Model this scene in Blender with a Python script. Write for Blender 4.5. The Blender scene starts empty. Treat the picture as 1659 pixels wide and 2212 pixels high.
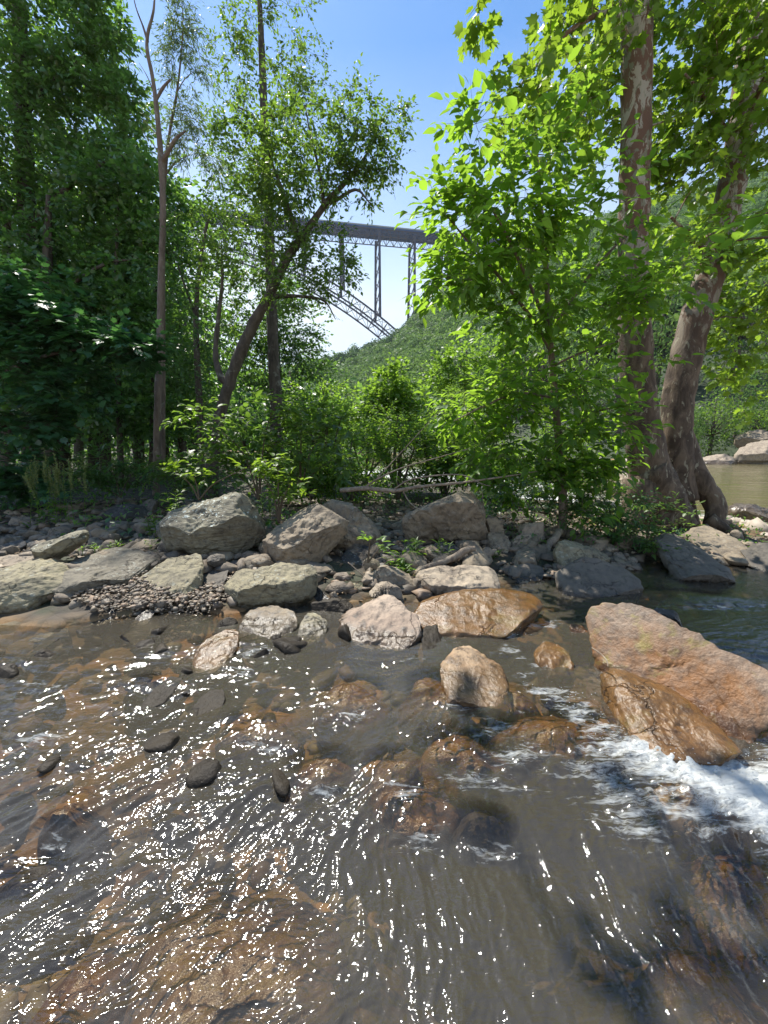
import bpy, math, random
import numpy as np
from math import radians, sin, cos, pi
random.seed(7)
rng = np.random.default_rng(11)
HAZE = True
SC = bpy.context.scene
COL = SC.collection

# ------------------------------------------------------------------ camera, sky, sun
F = 831.0; CX = 829.5; CY = 1106.0          # focal length and centre of a 1659 x 2212 frame
TH = radians(9.3); EYE = 1.5
cam_d = bpy.data.cameras.new('camera'); cam = bpy.data.objects.new('camera', cam_d); COL.objects.link(cam)
cam_d.sensor_fit = 'VERTICAL'; cam_d.sensor_height = 24.0; cam_d.lens = F / 2212.0 * 24.0
cam_d.clip_start = 0.05; cam_d.clip_end = 6000
cam.location = (0, 0, EYE); cam.rotation_euler = (pi / 2 - TH, 0, 0)
SC.camera = cam
SUN = np.array([-0.50, 0.66, 1.36]); SUN /= np.linalg.norm(SUN)
SUN_EL = math.asin(SUN[2]); SUN_AZ = math.atan2(SUN[0], SUN[1])
W = bpy.data.worlds.new('World'); SC.world = W; W.use_nodes = True
wn = W.node_tree; wn.nodes.clear()
sky = wn.nodes.new('ShaderNodeTexSky'); sky.sky_type = 'NISHITA'; sky.sun_disc = False
sky.sun_elevation = SUN_EL; sky.sun_rotation = SUN_AZ
sky.altitude = 300; sky.air_density = 1.0; sky.dust_density = 0.3; sky.ozone_density = 4.0
bg = wn.nodes.new('ShaderNodeBackground'); bg.inputs['Strength'].default_value = 0.125
wo = wn.nodes.new('ShaderNodeOutputWorld')
hs = wn.nodes.new('ShaderNodeHueSaturation'); hs.inputs['Saturation'].default_value = 1.22; hs.inputs['Hue'].default_value = 0.497; hs.inputs['Value'].default_value = 1.0
wn.links.new(sky.outputs[0], hs.inputs['Color'])
# pale air low over the gorge, with faint cloud
tc = wn.nodes.new('ShaderNodeTexCoord'); sx = wn.nodes.new('ShaderNodeSeparateXYZ'); wn.links.new(tc.outputs['Generated'], sx.inputs[0])
el = wn.nodes.new('ShaderNodeValToRGB'); wn.links.new(sx.outputs[2], el.inputs[0]); e = el.color_ramp.elements
for k_, (p_, c_) in enumerate([(0.18, 0.94), (0.31, 0.84), (0.46, 0.42), (0.66, 0.03)]):
    if k_ > 1: e.new(p_)
    e[k_].position = p_; e[k_].color = (c_, c_, c_, 1)
cn = wn.nodes.new('ShaderNodeTexNoise'); cn.inputs['Scale'].default_value = 2.2; cn.inputs['Detail'].default_value = 7; cn.inputs['Distortion'].default_value = 0.3
wn.links.new(tc.outputs['Generated'], cn.inputs[0])
mr = wn.nodes.new('ShaderNodeMapRange'); wn.links.new(cn.outputs[0], mr.inputs[0]); mr.inputs[1].default_value = 0.35; mr.inputs[2].default_value = 0.68; mr.inputs[3].default_value = 0.75; mr.inputs[4].default_value = 1.45
mm = wn.nodes.new('ShaderNodeMath'); mm.operation = 'MULTIPLY'; mm.use_clamp = True; wn.links.new(el.outputs[0], mm.inputs[0]); wn.links.new(mr.outputs[0], mm.inputs[1])
mx_ = wn.nodes.new('ShaderNodeMix'); mx_.data_type = 'RGBA'; wn.links.new(mm.outputs[0], mx_.inputs[0]); wn.links.new(hs.outputs[0], mx_.inputs[6]); mx_.inputs[7].default_value = (4.7, 5.3, 5.9, 1)
wn.links.new(mx_.outputs[2], bg.inputs[0]); wn.links.new(bg.outputs[0], wo.inputs[0])
sl = bpy.data.lights.new('sun', 'SUN'); sl.energy = 5.0; sl.angle = radians(0.53); sl.color = (1.0, 0.95, 0.86)
so = bpy.data.objects.new('sun', sl); COL.objects.link(so)
so.rotation_euler = (0, pi / 2 - SUN_EL, math.atan2(SUN[1], SUN[0])); so.location = (-20, 30, 60)
SC.view_settings.view_transform = 'Standard'; SC.view_settings.look = 'None'
SC.view_settings.exposure = 0.78; SC.view_settings.gamma = 1.0
SC.render.engine = 'CYCLES'
cy = SC.cycles
cy.max_bounces = 8; cy.diffuse_bounces = 4; cy.glossy_bounces = 3; cy.transmission_bounces = 4
cy.transparent_max_bounces = 12; cy.volume_bounces = 0
cy.caustics_reflective = False; cy.caustics_refractive = False
cy.sample_clamp_indirect = 4.0; cy.sample_clamp_direct = 0
cy.use_denoising = True
try: cy.denoiser = 'OPENIMAGEDENOISE'
except Exception: pass

# ------------------------------------------------------------------ pixel rays
def ray(px, py):
    u = (px - CX) / F; v = (CY - py) / F
    return np.array([u, cos(TH) + v * sin(TH), -sin(TH) + v * cos(TH)])
def at(px, py, Y):
    d = ray(px, py); t = Y / d[1]
    return np.array([d[0] * t, Y, EYE + d[2] * t])
def gnd(px, py, z=0.0):
    d = ray(px, py); t = (z - EYE) / d[2]
    return np.array([d[0] * t, d[1] * t, z])
C5 = lambda x, y: (x / 2.749, 1042.2 + y / 2.749)
C6 = lambda x, y: (438.8 + x / 2.749, 1014.8 + y / 2.749)
C7 = lambda x, y: (987.4 + x / 2.471, 1014.8 + y / 2.471)
CD = lambda x, y: (x, y)

# ------------------------------------------------------------------ noise
_g = np.random.default_rng(3).normal(size=(512, 3)); _g /= np.linalg.norm(_g, axis=1)[:, None]
def pn(p):
    p = np.asarray(p, float); i = np.floor(p).astype(np.int64); f = p - i
    u = f * f * f * (f * (f * 6 - 15) + 10); out = 0
    for dx in (0, 1):
        for dy in (0, 1):
            for dz in (0, 1):
                h = ((i[..., 0] + dx) * 73856093) ^ ((i[..., 1] + dy) * 19349663) ^ ((i[..., 2] + dz) * 83492791)
                h = (h ^ (h >> 7) ^ (h >> 13)) & 511
                g = _g[h]
                d = g[..., 0] * (f[..., 0] - dx) + g[..., 1] * (f[..., 1] - dy) + g[..., 2] * (f[..., 2] - dz)
                w = (u[..., 0] if dx else 1 - u[..., 0]) * (u[..., 1] if dy else 1 - u[..., 1]) * (u[..., 2] if dz else 1 - u[..., 2])
                out = out + d * w
    return out * 1.6
def fbm(p, o=4, gain=0.5):
    s = 0; a = 1.0; q = np.asarray(p, float)
    for k in range(o):
        s = s + a * pn(q + k * 17.3); q = q * 2.03; a *= gain
    return s

# ------------------------------------------------------------------ mesh helpers
def mesh_from(name, V, polys, smooth=True):
    """V (N,3); polys: list of (M,k) int arrays"""
    me = bpy.data.meshes.new(name)
    V = np.asarray(V, np.float32)
    polys = [np.asarray(p, np.int32) for p in polys if len(p)]
    nl = sum(p.size for p in polys); npo = sum(len(p) for p in polys)
    me.vertices.add(len(V)); me.vertices.foreach_set('co', V.ravel())
    me.loops.add(nl); me.loops.foreach_set('vertex_index', np.concatenate([p.ravel() for p in polys]))
    tot = np.concatenate([np.full(len(p), p.shape[1], np.int32) for p in polys])
    st = np.concatenate([[0], np.cumsum(tot)[:-1]]).astype(np.int32)
    me.polygons.add(npo); me.polygons.foreach_set('loop_start', st)
    try: me.polygons.foreach_set('loop_total', tot)
    except Exception: pass
    me.polygons.foreach_set('use_smooth', np.full(npo, smooth, bool))
    me.update(calc_edges=True)
    return me
class MB:
    def __init__(s): s.V = []; s.P = []; s.n = 0
    def add(s, V, polys):
        V = np.asarray(V, float)
        if not len(V): return
        for p in polys:
            if len(p): s.P.append(np.asarray(p, np.int64) + s.n)
        s.V.append(V); s.n += len(V)
    def build(s, name, mat, parent=None, smooth=True, origin=None):
        V = np.concatenate(s.V)
        if parent is not None: V = V - np.array(parent.location)
        elif origin is not None: V = V - np.array(origin)
        byk = {}
        for p in s.P: byk.setdefault(p.shape[1], []).append(p)
        me = mesh_from(name, V, [np.concatenate(v) for v in byk.values()], smooth)
        me.materials.append(mat)
        o = bpy.data.objects.new(name, me); COL.objects.link(o)
        if parent is not None: o.parent = parent
        elif origin is not None: o.location = origin
        return o
def tag(o, label=None, cat=None, group=None, kind=None):
    if label: o['label'] = label
    if cat: o['category'] = cat
    if group: o['group'] = group
    if kind: o['kind'] = kind
    return o
def thing(name, loc, label, cat, group=None):
    o = bpy.data.objects.new(name, None); COL.objects.link(o); o.empty_display_size = 0.1
    o.location = [float(v) for v in loc]
    return tag(o, label, cat, group)
def frames(d):
    d = d / np.maximum(np.linalg.norm(d, axis=-1, keepdims=True), 1e-9)
    a = np.where(np.abs(d[..., 2:3]) > 0.9, np.array([1.0, 0, 0]), np.array([0, 0, 1.0]))
    x = np.cross(a, d); x /= np.maximum(np.linalg.norm(x, axis=-1, keepdims=True), 1e-9)
    return x, np.cross(d, x)
def smooth_path(P, n):
    P = np.asarray(P, float)
    if len(P) == 2: 
        t = np.linspace(0, 1, n)[:, None]; return P[0] * (1 - t) + P[1] * t
    Q = np.vstack([2 * P[0] - P[1], P, 2 * P[-1] - P[-2]])
    out = []
    T = np.linspace(0, len(P) - 1 - 1e-9, n)
    for t in T:
        i = int(t); f = t - i; a, b, c, d = Q[i:i + 4]
        out.append(0.5 * (2 * b + (c - a) * f + (2 * a - 5 * b + 4 * c - d) * f * f + (3 * b - a - 3 * c + d) * f ** 3))
    return np.array(out)
def tube(mb, P, R, sides=8, n=None, rough=0.0, seed=0.0, fr=3.0):
    """P (k,3[+]) control points, R radii at them"""
    P = np.asarray(P, float); R = np.asarray(R, float)
    n = n or max(4, len(P) * 4)
    PR = smooth_path(np.hstack([P, R[:, None]]), n); Q = PR[:, :3]; r = np.maximum(PR[:, 3], 0.0008)
    D = np.gradient(Q, axis=0)
    x = np.zeros_like(Q); 
    ref = np.array([1.0, 0.1, 0.05]) if abs(D[0][2]) >= abs(D[0][0]) else np.array([0.05, 0.1, 1.0])
    for i in range(n):
        d = D[i] / (np.linalg.norm(D[i]) + 1e-9); v = ref - d * ref.dot(d); v /= np.linalg.norm(v) + 1e-9; x[i] = v; ref = v
    d = D / (np.linalg.norm(D, axis=1)[:, None] + 1e-9); y = np.cross(d, x)
    a = np.arange(sides) * 2 * pi / sides
    ring = (x[:, None, :] * np.cos(a)[None, :, None] + y[:, None, :] * np.sin(a)[None, :, None])
    rr = np.repeat(r[:, None], sides, 1)
    V = Q[:, None, :] + ring * rr[..., None]
    if rough:
        nz = fbm(V * fr + seed, 3); V = V + ring * (nz * rough * rr)[..., None]
    i = np.arange(n - 1)[:, None] * sides; j = np.arange(sides)[None, :]; j2 = (j + 1) % sides
    q = np.stack([i + j, i + j2, i + sides + j2, i + sides + j], -1).reshape(-1, 4)
    V = V.reshape(-1, 3); e = len(V)
    V = np.vstack([V, Q[-1], Q[0]])
    l = (n - 1) * sides
    caps = np.array([[l + k, l + (k + 1) % sides, e] for k in range(sides)] + [[(k + 1) % sides, k, e + 1] for k in range(sides)])
    mb.add(V, [q, caps])
    return Q, r
def segs(mb, A, B, ra, rb, sides=3):
    A = np.asarray(A, float); B = np.asarray(B, float)
    if not len(A): return
    n = len(A); x, y = frames(B - A)
    ra = np.broadcast_to(ra, n)[:, None]; rb = np.broadcast_to(rb, n)[:, None]
    vs = []
    for k in range(sides):
        a = 2 * pi * k / sides + pi / 4; vs.append(A + (x * cos(a) + y * sin(a)) * ra)
    for k in range(sides):
        a = 2 * pi * k / sides + pi / 4; vs.append(B + (x * cos(a) + y * sin(a)) * rb)
    V = np.stack(vs, 1).reshape(-1, 3); b = np.arange(n)[:, None] * (2 * sides)
    q = np.concatenate([b + np.array([k, (k + 1) % sides, sides + (k + 1) % sides, sides + k]) for k in range(sides)])
    caps = [b + np.arange(sides)[::-1], b + sides + np.arange(sides)]
    mb.add(V, [q] + caps)

# ------------------------------------------------------------------ leaves
LEAF = {
 'rhomb': (np.array([[0, 0, 0], [-.3, .45, .06], [0, 1, -.05], [.3, .45, .06]]), [[0, 2, 1], [0, 3, 2]]),
 'ovate': (np.array([[0, 0, 0], [-.22, .22, .05], [-.27, .5, .06], [-.13, .8, 0], [0, 1.05, -.12], [.13, .8, 0], [.27, .5, .06], [.22, .22, .05], [0, .35, 0], [0, .7, -.03]]),
           [[0, 8, 2, 1], [8, 9, 3, 2], [0, 7, 6, 8], [8, 6, 5, 9], [9, 4, 3], [9, 5, 4]]),
 'lance': (np.array([[0, 0, 0], [-.10, .35, .02], [-.07, .7, -.04], [0, 1, -.2], [.07, .7, -.04], [.10, .35, .02], [0, .5, -.01]]),
           [[0, 6, 2, 1], [6, 3, 2], [0, 5, 4, 6], [6, 4, 3]]),
}
def _lobed():
    o = [(0, 0), (-.28, .02), (-.30, .22), (-.52, .38), (-.34, .48), (-.36, .74), (-.14, .66), (0, 1.0), (.14, .66), (.36, .74), (.34, .48), (.52, .38), (.30, .22), (.28, .02)]
    V = [(x, y, .10 * abs(x) - .10 * y * y) for x, y in o] + [(0, .35, -.03)]
    return np.array(V), [[14, i + 1 if i < 13 else 0, i] for i in range(14)]
LEAF['lobed'] = _lobed()
def leaves(mb, P, Y, N, S, kind='rhomb'):
    """P anchor, Y leaf axis, N approx. normal, S size"""
    T, faces = LEAF[kind]; n = len(P)
    if not n: return
    Y = Y / (np.linalg.norm(Y, axis=1)[:, None] + 1e-9)
    X = np.cross(Y, N); X /= (np.linalg.norm(X, axis=1)[:, None] + 1e-9); Z = np.cross(X, Y)
    S = np.broadcast_to(S, n) * rng.uniform(.72, 1.08, n)
    cu = rng.uniform(0.3, 2.2, n)
    V = P[:, None, :] + S[:, None, None] * (T[None, :, 0, None] * X[:, None, :] + T[None, :, 1, None] * Y[:, None, :] + (T[None, :, 2] * cu[:, None])[..., None] * Z[:, None, :])
    V = V.reshape(-1, 3); b = np.arange(n)[:, None] * len(T)
    out = {}
    for f in faces: out.setdefault(len(f), []).append(b + np.array(f))
    mb.add(V, [np.concatenate(v) for v in out.values()])
def rv(n): 
    v = rng.normal(size=(n, 3)); return v / (np.linalg.norm(v, axis=1)[:, None] + 1e-9)
def spray(lm, tm, C, D, kind, size, twigs=4, nl=7, length=0.4, droop=0.3, flat=0.7, tr=0.003):
    """leafy sprays at cluster points C growing along D"""
    n = len(C)
    if not n: return
    A = np.repeat(C, twigs, 0); d = np.repeat(D, twigs, 0)
    r = rv(len(A)); r[:, 2] *= (1 - flat * .6)
    d = d * 0.7 + r * 0.9; d[:, 2] -= droop * 0.4; d /= np.linalg.norm(d, axis=1)[:, None]
    L = length * rng.uniform(.55, 1.25, len(A))
    B = A + d * L[:, None]; B[:, 2] -= droop * L * .25
    if tm is not None: segs(tm, A, B, tr, tr * .4, 3)
    t = (np.arange(nl) + 0.6) / nl
    P = A[:, None, :] + (B - A)[:, None, :] * t[None, :, None]
    side, upv = frames(d); up = np.where(upv[:, 2:3] < 0, -upv, upv)
    hs = np.cross(d, np.array([0, 0, 1.0])); hs /= (np.linalg.norm(hs, axis=1)[:, None] + 1e-6)
    sg = np.where(np.arange(nl) % 2 == 0, 1.0, -1.0)
    ax = d[:, None, :] * (0.45 + 0.9 * t[None, :, None]) + hs[:, None, :] * sg[None, :, None] * (1.05 - .6 * t[None, :, None])
    ax = ax.reshape(-1, 3) + rv(len(A) * nl) * 0.35; ax[:, 2] -= droop * rng.uniform(0, 1.2, len(ax))
    N = np.array([0, 0, 1.0]) * flat + rv(len(ax)) * (1.15 - flat)
    P = P.reshape(-1, 3) + rv(len(ax)) * size * .25
    leaves(lm, P, ax, N, size * rng.uniform(.6, 1.25, len(ax)), kind)
    return B

# ------------------------------------------------------------------ materials
def newmat(name):
    m = bpy.data.materials.new(name); m.use_nodes = True; nt = m.node_tree; nt.nodes.clear()
    out = nt.nodes.new('ShaderNodeOutputMaterial'); return m, nt, out
def N(nt, t, **kw):
    n = nt.nodes.new(t)
    for k, v in kw.items():
        if k.startswith('i_'):
            n.inputs[k[2:].replace('_', ' ')].default_value = v
        else: setattr(n, k, v)
    return n
def ramp(nt, src, stops):
    r = nt.nodes.new('ShaderNodeValToRGB'); nt.links.new(src, r.inputs[0]); e = r.color_ramp.elements
    while len(e) < len(stops): e.new(0.5)
    for k, (p, c) in enumerate(stops):
        e[k].position = p; e[k].color = (*c, 1) if isinstance(c, tuple) else (c, c, c, 1)
    return r.outputs[0]
def mixc(nt, a, b, f, mode='MIX'):
    m = nt.nodes.new('ShaderNodeMix'); m.data_type = 'RGBA'; m.blend_type = mode
    for s, v in ((m.inputs[6], a), (m.inputs[7], b), (m.inputs[0], f)):
        if hasattr(v, 'is_linked') or isinstance(v, bpy.types.NodeSocket): nt.links.new(v, s)
        elif isinstance(v, tuple): s.default_value = (*v, 1)
        else: s.default_value = v
    return m.outputs[2]
def math_(nt, op, a, b=0.0, c=None, clamp=False):
    m = nt.nodes.new('ShaderNodeMath'); m.operation = op; m.use_clamp = clamp
    for s, v in zip(m.inputs, (a, b, c)):
        if v is None: continue
        if isinstance(v, bpy.types.NodeSocket): nt.links.new(v, s)
        else: s.default_value = v
    return m.outputs[0]
def coords(nt, scale=(1, 1, 1), world=True):
    if world: g = nt.nodes.new('ShaderNodeNewGeometry').outputs['Position']
    else: g = nt.nodes.new('ShaderNodeTexCoord').outputs['Object']
    if scale == (1, 1, 1): return g
    mp = nt.nodes.new('ShaderNodeMapping'); mp.inputs['Scale'].default_value = scale
    nt.links.new(g, mp.inputs[0]); return mp.outputs[0]
def noise(nt, co, scale, detail=5, rough=0.55, dist=0.0):
    n = nt.nodes.new('ShaderNodeTexNoise'); nt.links.new(co, n.inputs['Vector'])
    n.inputs['Scale'].default_value = scale; n.inputs['Detail'].default_value = detail
    n.inputs['Roughness'].default_value = rough; n.inputs['Distortion'].default_value = dist
    return n.outputs[0]
def voro(nt, co, scale, feature='F1', out=0):
    n = nt.nodes.new('ShaderNodeTexVoronoi'); n.feature = feature; nt.links.new(co, n.inputs['Vector'])
    n.inputs['Scale'].default_value = scale; return n.outputs[out]
def bump(nt, h, strength, dist, prev=None):
    b = nt.nodes.new('ShaderNodeBump'); b.inputs['Strength'].default_value = strength; b.inputs['Distance'].default_value = dist
    nt.links.new(h, b.inputs['Height'])
    if prev is not None: nt.links.new(prev, b.inputs['Normal'])
    return b.outputs[0]

def leaf_mat(name, c1, c2, tr, tfac=0.42, gloss=0.35, ns=1.3, nw=0.5):
    m, nt, out = newmat(name)
    geo = N(nt, 'ShaderNodeNewGeometry')
    ri = geo.outputs['Random Per Island']
    big = ramp(nt, noise(nt, coords(nt), ns, 2), [(0.3, 0.0), (0.7, 1.0)])
    f = math_(nt, 'ADD', math_(nt, 'MULTIPLY', ri, 1.0 - nw), math_(nt, 'MULTIPLY', big, nw), clamp=True)
    col = mixc(nt, c1, c2, f)
    tcol = mixc(nt, tr, tuple(min(1, v * 1.5) for v in tr), ri)
    pb = N(nt, 'ShaderNodeBsdfPrincipled'); nt.links.new(col, pb.inputs['Base Color'])
    pb.inputs['Roughness'].default_value = 0.42; pb.inputs['Specular IOR Level'].default_value = gloss
    tl = N(nt, 'ShaderNodeBsdfTranslucent'); nt.links.new(tcol, tl.inputs[0])
    mx = N(nt, 'ShaderNodeMixShader'); mx.inputs[0].default_value = tfac
    nt.links.new(pb.outputs[0], mx.inputs[1]); nt.links.new(tl.outputs[0], mx.inputs[2])
    nt.links.new(mx.outputs[0], out.inputs[0]); return m
def bark_mat(name, c1, c2, scale=9.0, stretch=0.25):
    m, nt, out = newmat(name); co = coords(nt, (1, 1, stretch))
    a = noise(nt, co, scale, 6, 0.65, 0.6); b = noise(nt, co, scale * 4, 4)
    col = mixc(nt, c1, c2, ramp(nt, a, [(0.35, 0.0), (0.65, 1.0)]))
    col = mixc(nt, col, (0.5, 0.55, 0.45), math_(nt, 'MULTIPLY', ramp(nt, noise(nt, coords(nt), 5.0, 6), [(0.6, 0.0), (0.68, 1.0)]), 0.25))
    pb = N(nt, 'ShaderNodeBsdfPrincipled'); nt.links.new(col, pb.inputs['Base Color']); pb.inputs['Roughness'].default_value = 0.9
    nb = bump(nt, b, 0.5, 0.01, bump(nt, a, 0.9, 0.04)); nt.links.new(nb, pb.inputs['Normal'])
    nt.links.new(pb.outputs[0], out.inputs[0]); return m
def sycamore_mat():
    m, nt, out = newmat('mottled_bark'); co = coords(nt, (1, 1, 0.45))
    geo = coords(nt)
    sep = N(nt, 'ShaderNodeSeparateXYZ'); nt.links.new(geo, sep.inputs[0])
    hi = N(nt, 'ShaderNodeMapRange'); nt.links.new(sep.outputs[2], hi.inputs[0]); hi.inputs[1].default_value = 3.0; hi.inputs[2].default_value = 5.4
    a = noise(nt, co, 5.6, 6, 0.62, 0.8); b = noise(nt, co, 12.0, 4, 0.6, 0.6)
    up = mixc(nt, (0.15, 0.085, 0.055), (0.36, 0.33, 0.27), ramp(nt, a, [(0.51, 0.0), (0.53, 1.0)]))
    up = mixc(nt, up, (0.20, 0.20, 0.14), ramp(nt, b, [(0.56, 0.0), (0.6, 1.0)]))
    lo = mixc(nt, (0.060, 0.040, 0.026), (0.155, 0.112, 0.075), ramp(nt, a, [(0.4, 0.0), (0.6, 1.0)]))
    lo = mixc(nt, lo, (0.26, 0.23, 0.16), ramp(nt, b, [(0.60, 0.0), (0.64, 1.0)]))
    col = mixc(nt, lo, up, hi.outputs[0])
    pb = N(nt, 'ShaderNodeBsdfPrincipled'); nt.links.new(col, pb.inputs['Base Color']); pb.inputs['Roughness'].default_value = 0.85
    nb = bump(nt, noise(nt, co, 26, 5, 0.7), 0.5, 0.015, bump(nt, a, 0.7, 0.04)); nt.links.new(nb, pb.inputs['Normal'])
    nt.links.new(pb.outputs[0], out.inputs[0]); return m
def rock_mat(name, c1, c2, c3=(0.05, 0.045, 0.04), wet=0.05, lichen=0.0, wetcol=0.35, rust=0.0, shine=0.0, strata=0.0, wr=0.24, ckf=0.8):
    m, nt, out = newmat(name); co = coords(nt)
    a = noise(nt, co, 2.2, 6, 0.6, 0.5); b = noise(nt, co, 14, 6, 0.65); c = noise(nt, co, 60, 4, 0.7)
    col = mixc(nt, c1, c2, ramp(nt, a, [(0.36, 0.0), (0.64, 1.0)]))
    col = mixc(nt, col, c3, math_(nt, 'MULTIPLY', ramp(nt, b, [(0.48, 0.0), (0.68, 1.0)]), 0.75))
    col = mixc(nt, col, tuple(min(1, v * 1.5) for v in c2), math_(nt, 'MULTIPLY', ramp(nt, c, [(0.52, 0.0), (0.7, 1.0)]), 0.5))
    if rust:
        r = ramp(nt, noise(nt, co, 3.3, 7, 0.65, 1.0), [(0.42, 0.0), (0.60, 1.0)])
        sz_ = N(nt, 'ShaderNodeSeparateXYZ'); nt.links.new(co, sz_.inputs[0])
        hr = N(nt, 'ShaderNodeMapRange'); nt.links.new(math_(nt, 'ADD', sz_.outputs[2], math_(nt, 'MULTIPLY', noise(nt, co, 2.6, 4), 0.3)), hr.inputs[0]); hr.inputs[1].default_value = 0.34; hr.inputs[2].default_value = 0.56; hr.inputs[3].default_value = 1.0; hr.inputs[4].default_value = 0.15
        col = mixc(nt, col, mixc(nt, (0.22, 0.088, 0.016), (0.12, 0.05, 0.012), ramp(nt, b, [(0.4, 0.0), (0.6, 1.0)])), math_(nt, 'MULTIPLY', math_(nt, 'MAXIMUM', math_(nt, 'MULTIPLY', r, .5), math_(nt, 'MULTIPLY', hr.outputs[0], math_(nt, 'ADD', .5, math_(nt, 'MULTIPLY', r, .5)))), rust))
        r2 = ramp(nt, noise(nt, co, 5.1, 6, 0.65, 0.5), [(0.56, 0.0), (0.66, 1.0)])
        col = mixc(nt, col, (0.20, 0.17, 0.03), math_(nt, 'MULTIPLY', r2, rust * .8))
    if lichen:
        geo = N(nt, 'ShaderNodeNewGeometry'); sp = N(nt, 'ShaderNodeSeparateXYZ'); nt.links.new(geo.outputs['Normal'], sp.inputs[0])
        upm = ramp(nt, sp.outputs[2], [(0.1, 0.0), (0.5, 1.0)])
        wob = N(nt, 'ShaderNodeVectorMath'); wob.operation = 'ADD'
        nn = nt.nodes.new('ShaderNodeTexNoise'); nt.links.new(co, nn.inputs[0]); nn.inputs['Scale'].default_value = 30
        sc = N(nt, 'ShaderNodeVectorMath'); sc.operation = 'SCALE'; nt.links.new(nn.outputs[1], sc.inputs[0]); sc.inputs['Scale'].default_value = 0.03
        nt.links.new(co, wob.inputs[0]); nt.links.new(sc.outputs[0], wob.inputs[1])
        v = voro(nt, wob.outputs[0], 13.0); v2 = voro(nt, wob.outputs[0], 31.0)
        s1 = ramp(nt, v, [(0.22, 1.0), (0.26, 0.0)]); s2 = ramp(nt, v2, [(0.20, 1.0), (0.26, 0.0)])
        msk = ramp(nt, noise(nt, co, 3.0, 3), [(0.47, 0.0), (0.55, 1.0)])
        s = math_(nt, 'MULTIPLY', math_(nt, 'MULTIPLY', math_(nt, 'MAXIMUM', s1, s2), msk), math_(nt, 'MULTIPLY', upm, lichen))
        col = mixc(nt, col, (0.52, 0.56, 0.50), s)
    cw = nt.nodes.new('ShaderNodeTexNoise'); nt.links.new(co, cw.inputs[0]); cw.inputs['Scale'].default_value = 3.5; cw.inputs['Detail'].default_value = 5
    cs_ = N(nt, 'ShaderNodeVectorMath'); cs_.operation = 'SCALE'; nt.links.new(cw.outputs[1], cs_.inputs[0]); cs_.inputs['Scale'].default_value = 0.55
    ca = N(nt, 'ShaderNodeVectorMath'); ca.operation = 'ADD'; nt.links.new(co, ca.inputs[0]); nt.links.new(cs_.outputs[0], ca.inputs[1])
    cm = N(nt, 'ShaderNodeMapping'); cm.inputs['Scale'].default_value = (1, 1, 1.9); cm.inputs['Rotation'].default_value = (0.3, 0.35, 0); nt.links.new(ca.outputs[0], cm.inputs[0])
    cl = ramp(nt, voro(nt, cm.outputs[0], 2.1, 'DISTANCE_TO_EDGE'), [(0.0, 1.0), (0.022, 0.0)])
    cl = math_(nt, 'MULTIPLY', cl, ramp(nt, noise(nt, co, 2.7, 2), [(0.47, 0.0), (0.56, 1.0)]))
    col = mixc(nt, col, (0.35, 0.32, 0.30), math_(nt, 'MULTIPLY', cl, ckf), 'MULTIPLY')
    sep = N(nt, 'ShaderNodeSeparateXYZ'); nt.links.new(co, sep.inputs[0])
    zz = math_(nt, 'ADD', sep.outputs[2], math_(nt, 'MULTIPLY', math_(nt, 'SUBTRACT', b, 0.5), -0.10))
    wm = N(nt, 'ShaderNodeMapRange'); nt.links.new(zz, wm.inputs[0]); wm.inputs[1].default_value = wet; wm.inputs[2].default_value = wet + 0.035
    wm.inputs[3].default_value = 1.0; wm.inputs[4].default_value = 0.0
    wf = wm.outputs[0]
    dark = mixc(nt, col, (wetcol, wetcol * .92, wetcol * .8), 1.0, 'MULTIPLY')
    col = mixc(nt, col, dark, wf)
    pb = N(nt, 'ShaderNodeBsdfPrincipled'); nt.links.new(col, pb.inputs['Base Color'])
    rg = N(nt, 'ShaderNodeMapRange'); nt.links.new(wf, rg.inputs[0]); rg.inputs[3].default_value = 0.85 - shine * .55; rg.inputs[4].default_value = wr
    nt.links.new(rg.outputs[0], pb.inputs['Roughness'])
    if wr > .5: pb.inputs['Specular IOR Level'].default_value = 0.2
    crack = voro(nt, coords(nt, (1, 1, 2.2)), 4.0, 'DISTANCE_TO_EDGE')
    ck = ramp(nt, crack, [(0.0, 0.0), (0.03, 1.0)])
    nb = bump(nt, math_(nt, 'MULTIPLY', cl, -1.0), 0.75 * ckf, 0.02, bump(nt, a, 0.5, 0.05))
    if strata: nb = bump(nt, noise(nt, coords(nt, (1, 1, 7)), 4.0, 4, 0.6, 0.4), strata, 0.05, nb)
    nb = bump(nt, b, 0.65, 0.018, nb); nb = bump(nt, c, 0.6, 0.007, nb)
    nt.links.new(nb, pb.inputs['Normal']); nt.links.new(pb.outputs[0], out.inputs[0]); return m
def plain_mat(name, c, rough=0.8, spec=0.3, nz=None):
    m, nt, out = newmat(name); pb = N(nt, 'ShaderNodeBsdfPrincipled')
    a = noise(nt, coords(nt), nz or 3.0, 5)
    col = mixc(nt, tuple(v * .75 for v in c), tuple(v * 1.25 for v in c), a)
    nt.links.new(col, pb.inputs['Base Color']); pb.inputs['Roughness'].default_value = rough; pb.inputs['Specular IOR Level'].default_value = spec
    nt.links.new(bump(nt, a, 0.4, 0.02), pb.inputs['Normal'])
    nt.links.new(pb.outputs[0], out.inputs[0]); return m

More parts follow.
